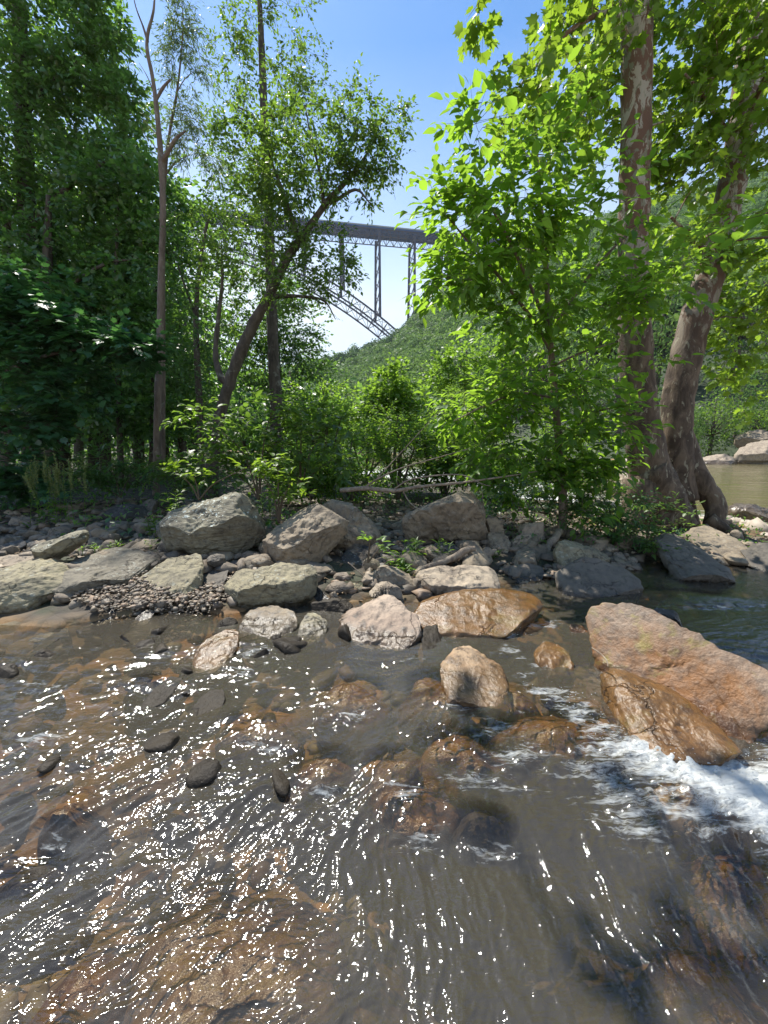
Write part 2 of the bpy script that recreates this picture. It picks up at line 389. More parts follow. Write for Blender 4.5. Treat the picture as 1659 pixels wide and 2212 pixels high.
L_DARK = leaf_mat('leaf_dark', (0.036, 0.098, 0.036), (0.080, 0.165, 0.048), (0.19, 0.36, 0.045), 0.42, 0.8)
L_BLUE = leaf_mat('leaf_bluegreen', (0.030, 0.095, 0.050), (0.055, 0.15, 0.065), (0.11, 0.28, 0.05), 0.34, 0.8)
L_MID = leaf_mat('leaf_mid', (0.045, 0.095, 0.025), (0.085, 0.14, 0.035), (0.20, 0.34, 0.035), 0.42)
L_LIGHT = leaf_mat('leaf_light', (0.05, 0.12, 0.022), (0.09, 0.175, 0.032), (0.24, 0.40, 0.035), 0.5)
L_SAP = leaf_mat('leaf_sapling', (0.048, 0.115, 0.024), (0.095, 0.185, 0.034), (0.27, 0.45, 0.035), 0.54)
L_SYC = leaf_mat('leaf_sycamore', (0.06, 0.13, 0.018), (0.10, 0.18, 0.03), (0.27, 0.41, 0.03), 0.48)
L_FAR = leaf_mat('leaf_far', (0.055, 0.125, 0.040), (0.13, 0.205, 0.065), (0.17, 0.28, 0.06), 0.35, 0.05, 0.11, 0.7)
L_GREY = leaf_mat('leaf_greygreen', (0.06, 0.10, 0.05), (0.10, 0.15, 0.07), (0.18, 0.28, 0.06), 0.35)
BARK = bark_mat('bark_dark', (0.045, 0.035, 0.026), (0.12, 0.10, 0.075))
BARK_L = bark_mat('bark_tan', (0.11, 0.085, 0.065), (0.23, 0.18, 0.14))
TWIG = plain_mat('twig_brown', (0.10, 0.075, 0.05))
DRIFT = bark_mat('driftwood', (0.16, 0.12, 0.09), (0.34, 0.28, 0.21), 14)
SYC = sycamore_mat()

# ------------------------------------------------------------------ the ground, creek bed, far hillside
def bankline(x): return np.interp(x, [-8, -3.5, -2.2, -1.2, -0.3, 0.6, 1.3, 2.2, 3.5, 5, 9, 30], [2.6, 2.9, 3.3, 3.35, 3.5, 3.75, 4.1, 4.25, 4.5, 4.7, 4.9, 5])
RN = np.array([0.77, 0.63])
def ss(a, b, x):
    t = np.clip((x - a) / (b - a), 0, 1); return t * t * (3 - 2 * t)
def ground_z(x, y):
    p = np.stack([x, y, np.zeros_like(x)], -1)
    bl = bankline(x) + 0.25 * pn(p * 1.3)
    d = y - bl
    bed = -0.20 - 0.10 * ss(0.2, -1.5, d) + 0.05 * fbm(p * 1.7, 3) + 0.025 * fbm(p * 7, 3)
    land = 0.02 + 0.16 * ss(0, 1.0, d) + 0.10 * ss(1, 5, d) + 0.05 * fbm(p * 1.1, 3) + 0.02 * fbm(p * 6, 3)
    land = land + 0.012 * np.clip(-x - 2, 0, 60) + 0.015 * np.clip(y - 9, 0, 200) * ss(1, -4, x)
    rv_ = x * RN[0] + y * RN[1]
    river = ss(10.6, 12.6, rv_)
    land = land * (1 - river) + (-1.1) * river
    land = land - 0.25 * ss(2.6, 4.5, x) * ss(5, 7, y)
    bed = np.maximum(bed, -0.38)
    bed = bed - 0.34 * ss(-.25, .35, x) * ss(1.9, 1.3, y) - 0.16 * ss(-1.5, -.6, x) * ss(2.1, 1.6, y) * ss(1.0, 1.5, y)
    k = ss(-0.12, 0.12, d)
    z = bed * (1 - k) + land * k
    far = x * 0.856 + y * 0.517 - 73
    z = np.where(far > 0, np.maximum(z, -1.1 + np.minimum(far * 0.35, 3.0)), z)
    return z
def axis_(lo, hi, near_lo, near_hi, step, far_n):
    a = np.arange(near_lo, near_hi, step)
    l = near_lo - np.geomspace(step, near_lo - lo, far_n); r = near_hi + np.geomspace(step, hi - near_hi, far_n) - step
    return np.concatenate([l[::-1], a, r])
def sheet(name, xs, ys, zf, mat):
    X, Y = np.meshgrid(xs, ys); Z = zf(X, Y); nx, ny = len(xs), len(ys)
    i = np.arange(ny - 1)[:, None] * nx; j = np.arange(nx - 1)[None, :]
    q = np.stack([i + j, i + j + 1, i + nx + j + 1, i + nx + j], -1).reshape(-1, 4)
    mb = MB(); mb.add(np.stack([X, Y, Z], -1).reshape(-1, 3), [q])
    return mb.build(name, mat)
m, nt, out = newmat('bed_and_soil'); co = coords(nt)
sep = N(nt, 'ShaderNodeSeparateXYZ'); nt.links.new(co, sep.inputs[0])
v1 = nt.nodes.new('ShaderNodeTexVoronoi'); nt.links.new(co, v1.inputs[0]); v1.inputs['Scale'].default_value = 5.5
v2 = nt.nodes.new('ShaderNodeTexVoronoi'); nt.links.new(co, v2.inputs[0]); v2.inputs['Scale'].default_value = 15
peb = ramp(nt, v1.outputs[1], [(0.0, (0.05, 0.04, 0.028)), (0.35, (0.13, 0.10, 0.065)), (0.55, (0.20, 0.13, 0.06)), (0.7, (0.09, 0.08, 0.055)), (0.85, (0.17, 0.14, 0.07)), (1.0, (0.16, 0.14, 0.11))])
peb2 = ramp(nt, v2.outputs[1], [(0.0, (0.06, 0.05, 0.035)), (0.5, (0.20, 0.13, 0.065)), (1.0, (0.10, 0.085, 0.06))])
bedc = mixc(nt, peb, peb2, ramp(nt, noise(nt, co, 1.6, 4), [(0.42, 0.0), (0.58, 1.0)]))
bedc = mixc(nt, bedc, (0.40, 0.18, 0.05), math_(nt, 'MULTIPLY', ramp(nt, noise(nt, co, 1.1, 3), [(0.53, 0.0), (0.63, 1.0)]), 0.5))
bedc = mixc(nt, bedc, (0.03, 0.028, 0.02), math_(nt, 'MULTIPLY', ramp(nt, noise(nt, co, 0.8, 3, 0.5), [(0.42, 0.0), (0.58, 1.0)]), 0.7))
bedc = mixc(nt, bedc, (1.9, 1.65, 1.25), 1.0, 'MULTIPLY')
soil = mixc(nt, (0.030, 0.024, 0.017), (0.095, 0.075, 0.055), noise(nt, co, 7, 6))
soil = mixc(nt, soil, (0.03, 0.036, 0.016), ramp(nt, noise(nt, co, 1.7, 5), [(0.5, 0.0), (0.62, 1.0)]))
mk = N(nt, 'ShaderNodeMapRange'); nt.links.new(sep.outputs[2], mk.inputs[0]); mk.inputs[1].default_value = -0.02; mk.inputs[2].default_value = 0.05
col = mixc(nt, bedc, soil, mk.outputs[0])
pb = N(nt, 'ShaderNodeBsdfPrincipled'); nt.links.new(col, pb.inputs['Base Color']); pb.inputs['Roughness'].default_value = 0.85
nt.links.new(bump(nt, noise(nt, co, 12, 5), 0.6, 0.03, bump(nt, math_(nt, 'MULTIPLY', v1.outputs[0], -1.0), 0.8, 0.08)), pb.inputs['Normal'])
nt.links.new(pb.outputs[0], out.inputs[0]); SOIL = m
g = sheet('ground', axis_(-900, 900, -8, 14, 0.10, 60), axis_(-60, 900, -1.5, 14, 0.08, 60), ground_z, SOIL)
tag(g, kind='structure')

# far gorge side: crest as seen through the gap, valley shore at its foot
SIL = [(-900, 905), (0, 880), (400, 850), (640, 812), (740, 790), (800, 770), (850, 745), (900, 702), (950, 656), (1000, 612), (1100, 560), (1200, 520), (1450, 450), (1659, 400), (2000, 350), (3200, 330)]
KE = [];
for px, py in SIL:
    d = ray(px, py); KE.append((d[0] / d[1], d[2] / d[1]))
KE = np.array(sorted(KE))
def hill_z(x, y):
    yy = np.maximum(y, 1.0); k = x / yy
    e = np.interp(k, KE[:, 0], KE[:, 1])
    sh = (73 / np.maximum(0.856 * k + 0.517, 0.08)); sh = np.minimum(sh, 420)
    yc = 470.0
    t = np.clip((y - sh) / (yc - sh), 0, None)
    z = (e * yc + EYE) * np.clip(t, 0, 1) ** 1.05
    z = z - np.clip(y - yc, 0, 400) * 0.75
    p = np.stack([x, y, 0 * x], -1)
    z = z + 3.5 * fbm(p / 60.0, 2) * np.clip(t * 3, 0, 1)
    return np.where(t > 0, z - 0.9, -2.5)
HILLM = plain_mat('hill_soil', (0.03, 0.045, 0.02), nz=0.1)
ks = np.linspace(-1.5, 1.75, 130); ysr = np.concatenate([np.linspace(32, 470, 90), np.linspace(480, 900, 20)])
mb = MB(); K, YY = np.meshgrid(ks, ysr); X = K * YY; Z = hill_z(X, YY)
nx = len(ks); i = np.arange(len(ysr) - 1)[:, None] * nx; j = np.arange(nx - 1)[None, :]
mb.add(np.stack([X, YY, Z], -1).reshape(-1, 3), [np.stack([i + j, i + j + 1, i + nx + j + 1, i + nx + j], -1).reshape(-1, 4)])
tag(mb.build('hillside', HILLM), kind='structure')

# the wood that covers the hillside: one mass of crowns
def wood():
    mb = MB(); tm = MB()
    n = 3600
    k = rng.uniform(-0.55, 1.25, n); t = rng.uniform(0, 1, n)
    sh = np.minimum(73 / np.maximum(0.856 * k + 0.517, 0.08), 420)
    y = sh + (475 - sh) * t ** 0.8; x = k * y
    keep = (y > 120)
    x, y = x[keep], y[keep]; z = hill_z(x, y)
    R = rng.uniform(4.2, 9.0, len(x))
    for i in range(len(x)):
        ang = R[i] / y[i]
        nf = int(np.clip(ang * ang * 620000, 90, 480))
        d = rv(nf); d[:, 2] = np.abs(d[:, 2]) * 1.1 - 0.25
        lump = 1 + 0.5 * pn(d * 1.9 + i * 3.1)
        P = np.array([x[i], y[i], z[i] + R[i] * .8 + (i % 5) * .9]) + d * (R[i] * lump)[:, None] * np.array([1, 1, 1.05])
        s = R[i] * 0.30 * math.sqrt(220 / nf) + 0.1
        nn = d + rv(nf) * 0.28
        leaves(mb, P, np.cross(nn, rv(nf)), nn, s * rng.uniform(.7, 1.3, nf), 'rhomb')
    o = mb.build('hillside_wood', L_FAR, smooth=False)
    tag(o, 'dense green wood covering the steep gorge side beneath the steel bridge', 'woodland', kind='stuff')
wood()

# ------------------------------------------------------------------ the steel arch bridge
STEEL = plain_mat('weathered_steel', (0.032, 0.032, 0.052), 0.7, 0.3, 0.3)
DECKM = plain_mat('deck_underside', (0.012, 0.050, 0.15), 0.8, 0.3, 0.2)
RAIL = plain_mat('rail_grey', (0.25, 0.26, 0.24), 0.6, 0.3, 0.4)
B0 = np.array([39.0, 510.0]); BD = np.array([0.97, 0.24]); BD /= np.linalg.norm(BD); BN = np.array([-BD[1], BD[0]])
def deckz(s): return 259.7 + 0.036 * s
def bp(s, w, z):
    s = np.asarray(s, float); w = np.asarray(w, float); z = np.asarray(z, float)
    q = B0[None] + s.reshape(-1, 1) * BD + np.broadcast_to(w, s.shape).reshape(-1, 1) * BN
    return np.hstack([q, np.broadcast_to(z, s.shape).reshape(-1, 1)])
def s_at(px):
    d = ray(px, 600); k = d[0] / d[1]    # x = k y
    return (k * B0[1] - B0[0]) / (BD[0] - k * BD[1])
WID = 21.0; S0, S1 = -560.0, 150.0
br = thing('arch_bridge', bp([s_at(820)], [0], [120.0])[0], 'long dark steel arch bridge spanning high above the gorge', 'bridge')
def archz(s):
    x = B0[0] + s * BD[0]; return 229.0 - 0.00168 * (x + 208.0) ** 2
# deck: slab with cross beams
mb = MB(); st = np.arange(S0, S1, 6.0)
segs(mb, bp(st, WID / 2, deckz(st) - 0.6), bp(st + 6, WID / 2, deckz(st + 6) - 0.6), 0.1, 0.1, 4)
V = []
def boxrun(mb, s0, s1, w0, w1, t0, t1, n=40):
    s = np.linspace(s0, s1, n); a = bp(s, w0, deckz(s) + t0); b = bp(s, w1, deckz(s) + t0); c = bp(s, w1, deckz(s) + t1); d = bp(s, w0, deckz(s) + t1)
    V = np.stack([a, b, c, d], 1).reshape(-1, 3); i = np.arange(n - 1)[:, None] * 4
    q = np.concatenate([i + np.array([k, (k + 1) % 4, 4 + (k + 1) % 4, 4 + k]) for k in range(4)])
    mb.add(V, [q, np.array([[3, 2, 1, 0]]), np.array([[0, 1, 2, 3]]) + (n - 1) * 4])
boxrun(mb, S0, S1, -1.2, WID + 1.2, -1.6, 0.0)
for w in np.linspace(2.5, WID - 2.5, 6): boxrun(mb, S0, S1, w - 0.35, w + 0.35, -4.2, -1.61)
segs(mb, bp(st, 0, deckz(st) - 3.0), bp(st, WID, deckz(st) - 3.0), 0.75, 0.75, 4)
mb.build('deck', DECKM, br, smooth=False)
mb = MB()
for w in (-1.2, WID + 1.2):
    boxrun(mb, S0, S1, w - 0.15, w + 0.15, 0.02, 1.3)
mb.build('parapet', RAIL, br, smooth=False)
# stiffening trusses either side of the deck
DT = 9.5
for w in (0.0, WID):
    mb = MB(); s = np.arange(S0, S1, 9.6)
    segs(mb, bp(s, w, deckz(s) - 2), bp(s + 9.6, w, deckz(s + 9.6) - 2), 0.65, 0.65, 4)
    segs(mb, bp(s, w, deckz(s) - DT), bp(s + 9.6, w, deckz(s + 9.6) - DT), 0.60, 0.60, 4)
    segs(mb, bp(s, w, deckz(s) - 2), bp(s, w, deckz(s) - DT), 0.38, 0.38, 4)
    segs(mb, bp(s, w, deckz(s) - DT), bp(s + 4.8, w, deckz(s) - 2), 0.34, 0.34, 4)
    segs(mb, bp(s + 4.8, w, deckz(s) - 2), bp(s + 9.6, w, deckz(s) - DT), 0.34, 0.34, 4)
    segs(mb, bp(s + 4.8, w, deckz(s) - 2), bp(s + 4.8, w, deckz(s) - DT), 0.2, 0.2, 4)
    mb.build('deck_truss', STEEL, br, smooth=False)
mb = MB(); s = np.arange(S0, S1, 9.6)
segs(mb, bp(s, 0, deckz(s) - DT), bp(s, WID, deckz(s) - DT), 0.34, 0.34, 4)
segs(mb, bp(s, 0, deckz(s) - DT), bp(s + 9.6, WID, deckz(s) - DT), 0.26, 0.26, 4)
mb.build('lateral_bracing', STEEL, br, smooth=False)
# arch ribs
AD = 12.5
sr = np.arange(s_at(837) - 47 * 13.7, s_at(837) + 15, 13.7)
def rib(w0, w1):
    mb = MB(); a = bp(sr, w0, archz(sr)); dz = AD * np.sqrt(1 + (2 * 0.00168 * (B0[0] + sr * BD[0] + 208)) ** 2)
    b = bp(sr, w1, archz(sr) - dz)
    segs(mb, a[:-1], a[1:], 1.1, 1.1, 4); segs(mb, b[:-1], b[1:], 1.1, 1.1, 4)
    # perpendicular posts and diagonals
    sl = -2 * 0.00168 * (B0[0] + sr * BD[0] + 208); off = AD * sl / (1 + sl * sl) ** .5
    sb = sr + off * 0.9; bb = bp(sb, w1, archz(sb) - AD * np.sqrt(1 + (2 * 0.00168 * (B0[0] + sb * BD[0] + 208)) ** 2))
    segs(mb, a, bb, 0.6, 0.6, 4); 
    mid = (a[:-1] + a[1:]) / 2
    segs(mb, bb[:-1], mid, 0.45, 0.45, 4); segs(mb, mid, bb[1:], 0.45, 0.45, 4)
    return mb, a, bb
m1, a1, b1 = rib(-1.0, -1.0); m1.build('arch_rib', STEEL, br, smooth=False)
m2, a2, b2 = rib(WID + 1, WID + 1); m2.build('arch_rib', STEEL, br, smooth=False)
mb = MB()
segs(mb, a1, a2, 0.36, 0.36, 4); segs(mb, b1, b2, 0.36, 0.36, 4)
segs(mb, a1[:-1], a2[1:], 0.25, 0.25, 4); segs(mb, b1[:-1], b2[1:], 0.25, 0.25, 4)
segs(mb, a2[:-1], a1[1:], 0.25, 0.25, 4)
mb.build('arch_bracing', STEEL, br, smooth=False)
# towers
S820 = s_at(820); gap = s_at(895) - S820
for k in range(-9, 3):
    s = S820 + k * gap; zt = deckz(s) - DT; zb = max(archz(s), 60.0) if k <= 0 else 120.0 + 25 * k
    if zt - zb < 4: continue
    bat = (zt - zb) * 0.035; ld = 2.0
    mb = MB(); c = []
    for w, sg in ((0.5, -1), (WID - 0.5, 1)):
        A = bp([s], w, zt + 4)[0]; Bq = bp([s], w + sg * bat, zb)[0]; c.append((A, Bq))
        segs(mb, [A], [Bq], 1.9, 2.2, 4)
    nb = max(1, int((zt - zb) / 15))
    if nb % 2: nb += 1
    for q in range(nb):
        t0, t1 = q / nb, (q + 1) / nb
        L = lambda j, t: c[j][0] * (1 - t) + c[j][1] * t
        segs(mb, [L(q % 2, t0)], [L(1 - q % 2, t1)], 0.62, 0.62, 4)
        segs(mb, [L(1 - q % 2, t0)], [L(q % 2, t1)], 0.45, 0.45, 4)
        if q == 0: segs(mb, [L(0, 0.06)], [L(1, 0.06)], 0.8, 0.8, 4)
    mb.build('tower', STEEL, br, smooth=False)

# ------------------------------------------------------------------ rocks
def resample_radius(P, c, th):
    """distance from c to the closed polygon P along each angle"""
    out = np.zeros(len(th)); A = P; Bq = np.roll(P, -1, 0)
    for i, t in enumerate(th):
        d = np.array([cos(t), sin(t)]); e = Bq - A; w = A - c
        den = d[0] * e[:, 1] - d[1] * e[:, 0]
        den = np.where(np.abs(den) < 1e-9, 1e-9, den)
        r = (w[:, 0] * e[:, 1] - w[:, 1] * e[:, 0]) / den; s = (w[:, 0] * d[1] - w[:, 1] * d[0]) / den
        ok = (r > 0) & (s >= -1e-6) & (s <= 1 + 1e-6)
        out[i] = r[ok].max() if ok.any() else 0.02
    return out
ROCKS = []
def rock(name, label, pts, Y, T, mat, fr=CD, ridge=None, ext=0.30, dY=0.0, amp=0.05, res=(150, 56), under=0.6, cat='rock', group=None, kind=None, sharp=1.0, fac=0.5, chips=13, zg=None):
    D2 = [fr(*p) for p in pts]
    px0 = sum(p[0] for p in D2) / len(D2); pw = max(p[0] for p in D2) - min(p[0] for p in D2)
    # a rock standing in the creek meets the water nearer to us than its crest: fit one tilted plane through both
    pyc = sum(p[1] for p in D2) / len(D2); pyx = max(p[1] for p in D2); pyn = min(p[1] for p in D2)
    tilt = Y < 5.6 if zg is None else zg
    if tilt:
        q0 = at(px0, pyx, Y); z_ = max(0.0, float(ground_z(np.array([q0[0]]), np.array([q0[1] - .2]))[0])) if pyx < 1296 else 0.0; rows = []; val = []
        for px, py in D2:
            if py > pyc + 0.3 * (pyx - pyc): rows.append([1, px, py]); val.append(float(np.clip(gnd(px, py, z_)[1], Y - 1.0, Y + .05)))
            elif py < pyc - 0.3 * (pyc - pyn): rows.append([1, px, py]); val.append(Y + dY * (px - px0) / pw)
        cf_ = np.linalg.lstsq(np.array(rows), np.array(val), rcond=None)[0]
        Yof = lambda px, py: cf_[0] + cf_[1] * px + cf_[2] * py
        T = T * (0.62 if pyx > 1296 else 0.8)
    else: Yof = lambda px, py: Y + dY * (px - px0) / pw
    W3 = np.array([at(px, py, Yof(px, py)) for px, py in D2])
    pl_ = np.linalg.lstsq(np.c_[np.ones(len(W3)), W3[:, 0], W3[:, 2]], W3[:, 1], rcond=None)[0]
    zw0 = W3[:, 2].min()
    XZ = W3[:, [0, 2]]
    zmin, zmax = XZ[:, 1].min(), XZ[:, 1].max(); 
    low = XZ[:, 1] < zmin + 0.36 * (zmax - zmin)
    XZ = XZ.copy(); XZ[low, 1] -= ext
    # area centroid
    a = XZ; b = np.roll(XZ, -1, 0); cr = a[:, 0] * b[:, 1] - b[:, 0] * a[:, 1]
    c = ((a + b) * cr[:, None]).sum(0) / (3 * cr.sum() + 1e-12)
    nt_, nr = res; th = np.arange(nt_) * 2 * pi / nt_ + 1e-3
    R = resample_radius(XZ, c, th)
    for _ in range(4): R = (R + 0.5 * (np.roll(R, 1) + np.roll(R, -1))) / 2
    hx = XZ[:, 0].max() - XZ[:, 0].min(); zlo = XZ[:, 1].min(); size = 0.5 * (hx + (zmax - zlo))
    ox = c[0] + R * np.cos(th); oz = c[1] + R * np.sin(th)
    bins = np.linspace(ox.min(), ox.max(), 60)
    fine = np.linspace(0, 1, 6)[:, None]
    OX = (ox * (1 - fine) + np.roll(ox, -1) * fine).ravel(); OZ = (oz * (1 - fine) + np.roll(oz, -1) * fine).ravel()
    ib = np.clip(((OX - bins[0]) / (bins[1] - bins[0])).astype(int), 0, 58)
    up = np.full(59, -1e9); dn = np.full(59, 1e9)
    np.maximum.at(up, ib, OZ); np.minimum.at(dn, ib, OZ)
    xc = (bins[:-1] + bins[1:]) / 2; g_ = up > -1e8
    top = lambda x: np.interp(x, xc[g_], up[g_]); bot = lambda x: np.interp(x, xc[g_], dn[g_])
    if ridge:
        rp = np.array([at(*fr(*p), Yof(*fr(*p)))[[0, 2]] for p in ridge]); rp = rp[np.argsort(rp[:, 0])]
        rz = lambda x: np.interp(x, rp[:, 0], rp[:, 1])
    else:
        rz = lambda x: bot(x) + 0.38 * (top(x) - bot(x))
    seed = (abs(hash_(label)) % 997) * 1.37
    def surf(rho, front):
        A = ox * 0; x = c[0] + rho * R * np.cos(th); z = c[1] + rho * R * np.sin(th)
        if front:
            E = (1 - rho ** 4.5) ** 0.5
            zr = rz(x); tp = top(x); bt = bot(x)
            wob = 0.05 * size * pn(np.stack([x * 4 / size, z * 0 + seed, 0 * x], -1))
            zr = np.clip(zr + wob, bt + .02, tp - 0.02)
            ft = 1 - (z - zr) / np.maximum(tp - zr, .02); fb = 1 - under * (zr - z) / np.maximum(zr - bt, .02)
            f = np.where(z > zr, ft, fb); f = np.clip(f, 0, 1)
            f = f * (0.15 + 0.85 * E) ; f = np.minimum(f, E)
            return x, -T * f, z
        return x, 0 * x + T * 0.9 * np.sqrt(max(0, 1 - rho ** 3)), z
    V = []
    rho_f = np.sin(np.linspace(0, 1, nr) * pi / 2) ** 0.9
    rings = [surf(r, True) for r in rho_f[1:]] + [surf(r, False) for r in np.cos(np.linspace(0, 1, nr // 2) * pi / 2)[1:-1]]
    for x, y, z in rings: V.append(np.stack([x, y, z], -1))
    V = np.stack(V); nrr = len(V)
    cf = surf(0.0, True); cb = surf(0.0, False)
    Vf = np.array([cf[0][0], cf[1][0], cf[2][0]]); Vb = np.array([cb[0][0], cb[1][0], cb[2][0]])
    P = np.vstack([V.reshape(-1, 3), Vf, Vb])
    yy = P[:, 1] + pl_[0] + pl_[1] * P[:, 0] + pl_[2] * np.maximum(P[:, 2], zw0)
    P = np.stack([P[:, 0], yy, P[:, 2]], -1)
    # facets: distance-to-random-planes chipping + fractal noise
    ctr = np.array([c[0], float(np.mean(P[:, 1])), c[1]])
    q = (P - ctr) / size
    dirn = q / (np.linalg.norm(q, axis=1)[:, None] + 1e-9)
    n1 = pn(q * 1.7 + seed); n2 = np.abs(fbm(q * 3.2 + seed, 3)); n3 = fbm(q * 11 + seed, 3)
    stp = np.round((fbm(q * np.array([1.5, 1.5, 4.0]) + seed + 5, 2)) * 4) / 4
    disp = amp * size * (1.1 * n1 - 1.1 * n2 * sharp + 0.34 * n3 + fac * stp * sharp)
    P = P + dirn * disp[:, None]
    rg_ = np.random.default_rng(hash_(label))
    for k in range(chips):
        u_ = k % 10
        if u_ < 5: nv = np.array([rg_.normal() * .7, -1.0, -abs(rg_.normal()) * .4])
        elif u_ < 8: nv = np.array([rg_.normal() * .5, -.30 + rg_.normal() * .25, 1.0])
        else: nv = np.array([rg_.choice([-1., 1.]), -.5, rg_.normal() * .3])
        nv /= np.linalg.norm(nv)
        s_ = (P - ctr) @ nv; h_ = s_.max() * (rg_.uniform(.70, .92) if u_ < 8 else rg_.uniform(.9, .97))
        ex = np.maximum(0, s_ - h_ - 0.012 * size * n3)
        P = P - nv * (ex * 0.92)[:, None]
    i = np.arange(nrr - 1)[:, None] * nt_; j = np.arange(nt_)[None, :]; j2 = (j + 1) % nt_
    qd = np.stack([i + j, i + nt_ + j, i + nt_ + j2, i + j2], -1).reshape(-1, 4)
    f0 = nrr * nt_; l = (nrr - 1) * nt_; jj = np.arange(nt_); jj2 = (jj + 1) % nt_
    tri = np.vstack([np.stack([f0 + 0 * jj, jj, jj2], -1), np.stack([f0 + 1 + 0 * jj, l + jj2, l + jj], -1)])
    mb = MB(); mb.add(P, [qd[:, ::-1], tri[:, ::-1]])
    o = mb.build(name, mat, None, origin=(ctr[0], ctr[1], max(P[:, 2].min(), -0.3)))
    tag(o, label, cat, group, kind); ROCKS.append(o); return o
def hash_(s):
    h = 7
    for ch in s: h = (h * 31 + ord(ch)) & 0xffffff
    return h

TAN = (0.30, 0.235, 0.17); GRY = (0.20, 0.175, 0.14); BR = (0.13, 0.10, 0.07)
M_LICH = rock_mat('stone_lichen', (0.23, 0.21, 0.145), (0.15, 0.135, 0.095), lichen=0.9, strata=0.6)
M_TAN = rock_mat('stone_tan', (0.30, 0.24, 0.165), (0.17, 0.135, 0.095), lichen=0.15)
M_YEL = rock_mat('stone_yellow', (0.30, 0.26, 0.16), (0.19, 0.165, 0.11), lichen=0.25, strata=0.5)
M_SLAB = rock_mat('stone_slab', (0.20, 0.175, 0.13), (0.13, 0.115, 0.085), lichen=.3, strata=.5)
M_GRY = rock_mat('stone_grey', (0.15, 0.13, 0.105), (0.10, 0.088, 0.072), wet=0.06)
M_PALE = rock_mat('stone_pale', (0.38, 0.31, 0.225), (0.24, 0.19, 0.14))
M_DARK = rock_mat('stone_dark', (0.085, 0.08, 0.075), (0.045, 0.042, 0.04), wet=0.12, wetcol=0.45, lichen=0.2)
M_WETD = rock_mat('stone_wet_dark', (0.085, 0.072, 0.055), (0.035, 0.030, 0.026), wet=1.0, wetcol=0.5, wr=0.55)
M_ORG = rock_mat('stone_orange', (0.25, 0.20, 0.15), (0.16, 0.125, 0.09), wet=0.06, wetcol=0.6, rust=0.96, shine=0.55, ckf=0.15)
M_ORGW = rock_mat('stone_orange_wet', (0.26, 0.16, 0.075), (0.15, 0.09, 0.035), wet=1.0, wetcol=0.72, rust=0.4)
M_RUSTC = rock_mat('stone_tan_rusty', (0.40, 0.29, 0.18), (0.25, 0.16, 0.09), wet=0.08, wetcol=0.5, rust=0.25, shine=0.3)

# --- left bank
rock('boulder', 'big boulder with pale lichen spots on its flat top and a dark broken front', [(920,290),(1000,180),(1060,110),(1200,70),(1330,48),(1420,60),(1500,150),(1520,210),(1575,310),(1540,370),(1480,410),(1200,440),(1080,410),(960,405),(930,350)], 4.75, 0.62, M_LICH, C5, [(920,300),(1000,245),(1080,245),(1150,270),(1215,300),(1280,250),(1400,195),(1500,210),(1575,330)], ext=0.02, res=(220, 80))
rock('boulder', 'blocky boulder with a sunlit slanting top directly under the lichen spotted boulder', [(765,600),(880,530),(960,440),(1170,418),(1220,490),(1215,560),(1190,690),(1140,740),(1000,745),(860,700),(770,640)], 3.95, 0.42, M_YEL, C5, [(765,600),(860,550),(950,565),(1100,575),(1180,540),(1215,500)], res=(200, 70))
rock('boulder', 'broad flat topped slab with a yellow front edge above the gravel patch', [(355,500),(380,460),(500,400),(640,390),(800,420),(930,460),(880,520),(830,555),(740,555),(650,600),(500,600),(420,560),(380,540)], 4.25, 0.6, M_SLAB, C5, [(355,520),(420,500),(560,525),(700,520),(860,540)], ext=0.25, res=(200, 70))
rock('rock', 'tilted lichen flecked rock lying across the left slabs', [(170,400),(200,370),(300,340),(440,285),(490,280),(500,340),(460,385),(350,465),(240,455),(180,430)], 4.15, 0.28, M_LICH, C5, [(170,410),(280,390),(330,400),(490,320)], ext=0.0, zg=False)
rock('boulder', 'large ridged boulder cut by the left edge of the frame', [(-300,640),(-200,560),(0,500),(100,460),(190,450),(300,465),(340,480),(380,540),(440,590),(420,620),(330,640),(180,760),(0,790),(-260,800)], 3.75, 0.55, M_YEL, C5, [(-300,640),(0,590),(160,540),(290,510),(400,600)], ext=0.2, res=(220, 80), amp=0.06)
rock('rock', 'pale sunlit slab behind the ridged boulder at the left edge', [(-260,480),(-80,450),(60,430),(190,405),(230,440),(180,470),(0,510),(-200,520)], 4.35, 0.35, M_PALE, C5)
rock('rock', 'dark angular stone at the water edge below the gravel patch', [(550,820),(555,770),(590,725),(660,718),(695,750),(690,810),(620,830)], 3.35, 0.13, M_DARK, C5)
rock('rock', 'small wedge of rock at the foot of the blocky boulder', [(800,790),(860,740),(920,770),(975,800),(900,830),(820,820)], 3.35, 0.14, M_GRY, C5)
rock('rock', 'squarish grey stone perched beside the blocky boulder', [(1230,440),(1270,425),(1330,430),(1335,480),(1300,505),(1240,495)], 4.15, 0.12, M_GRY, C5, ext=0.0, zg=False)
rock('rock', 'dark stone in the gap below the perched squarish stone', [(1225,520),(1300,495),(1360,490),(1355,560),(1310,620),(1240,600)], 4.15, 0.15, M_GRY, C5)
rock('rock', 'small cracked stone in front of the hollow topped boulder', [(1195,770),(1210,700),(1260,670),(1310,668),(1340,750),(1260,780)], 3.6, 0.13, M_YEL, C5)
rock('boulder', 'boulder with a hollow scooped top and a deep notch in its yellow front', [(105,700),(130,640),(200,600),(280,595),(400,560),(450,545),(560,560),(590,580),(640,558),(672,590),(672,680),(640,740),(500,790),(330,815),(230,850),(150,820)], 3.75, 0.42, M_YEL, C6, [(105,720),(230,670),(330,660),(450,640),(560,600),(672,575)], ext=0.1, res=(220, 80))
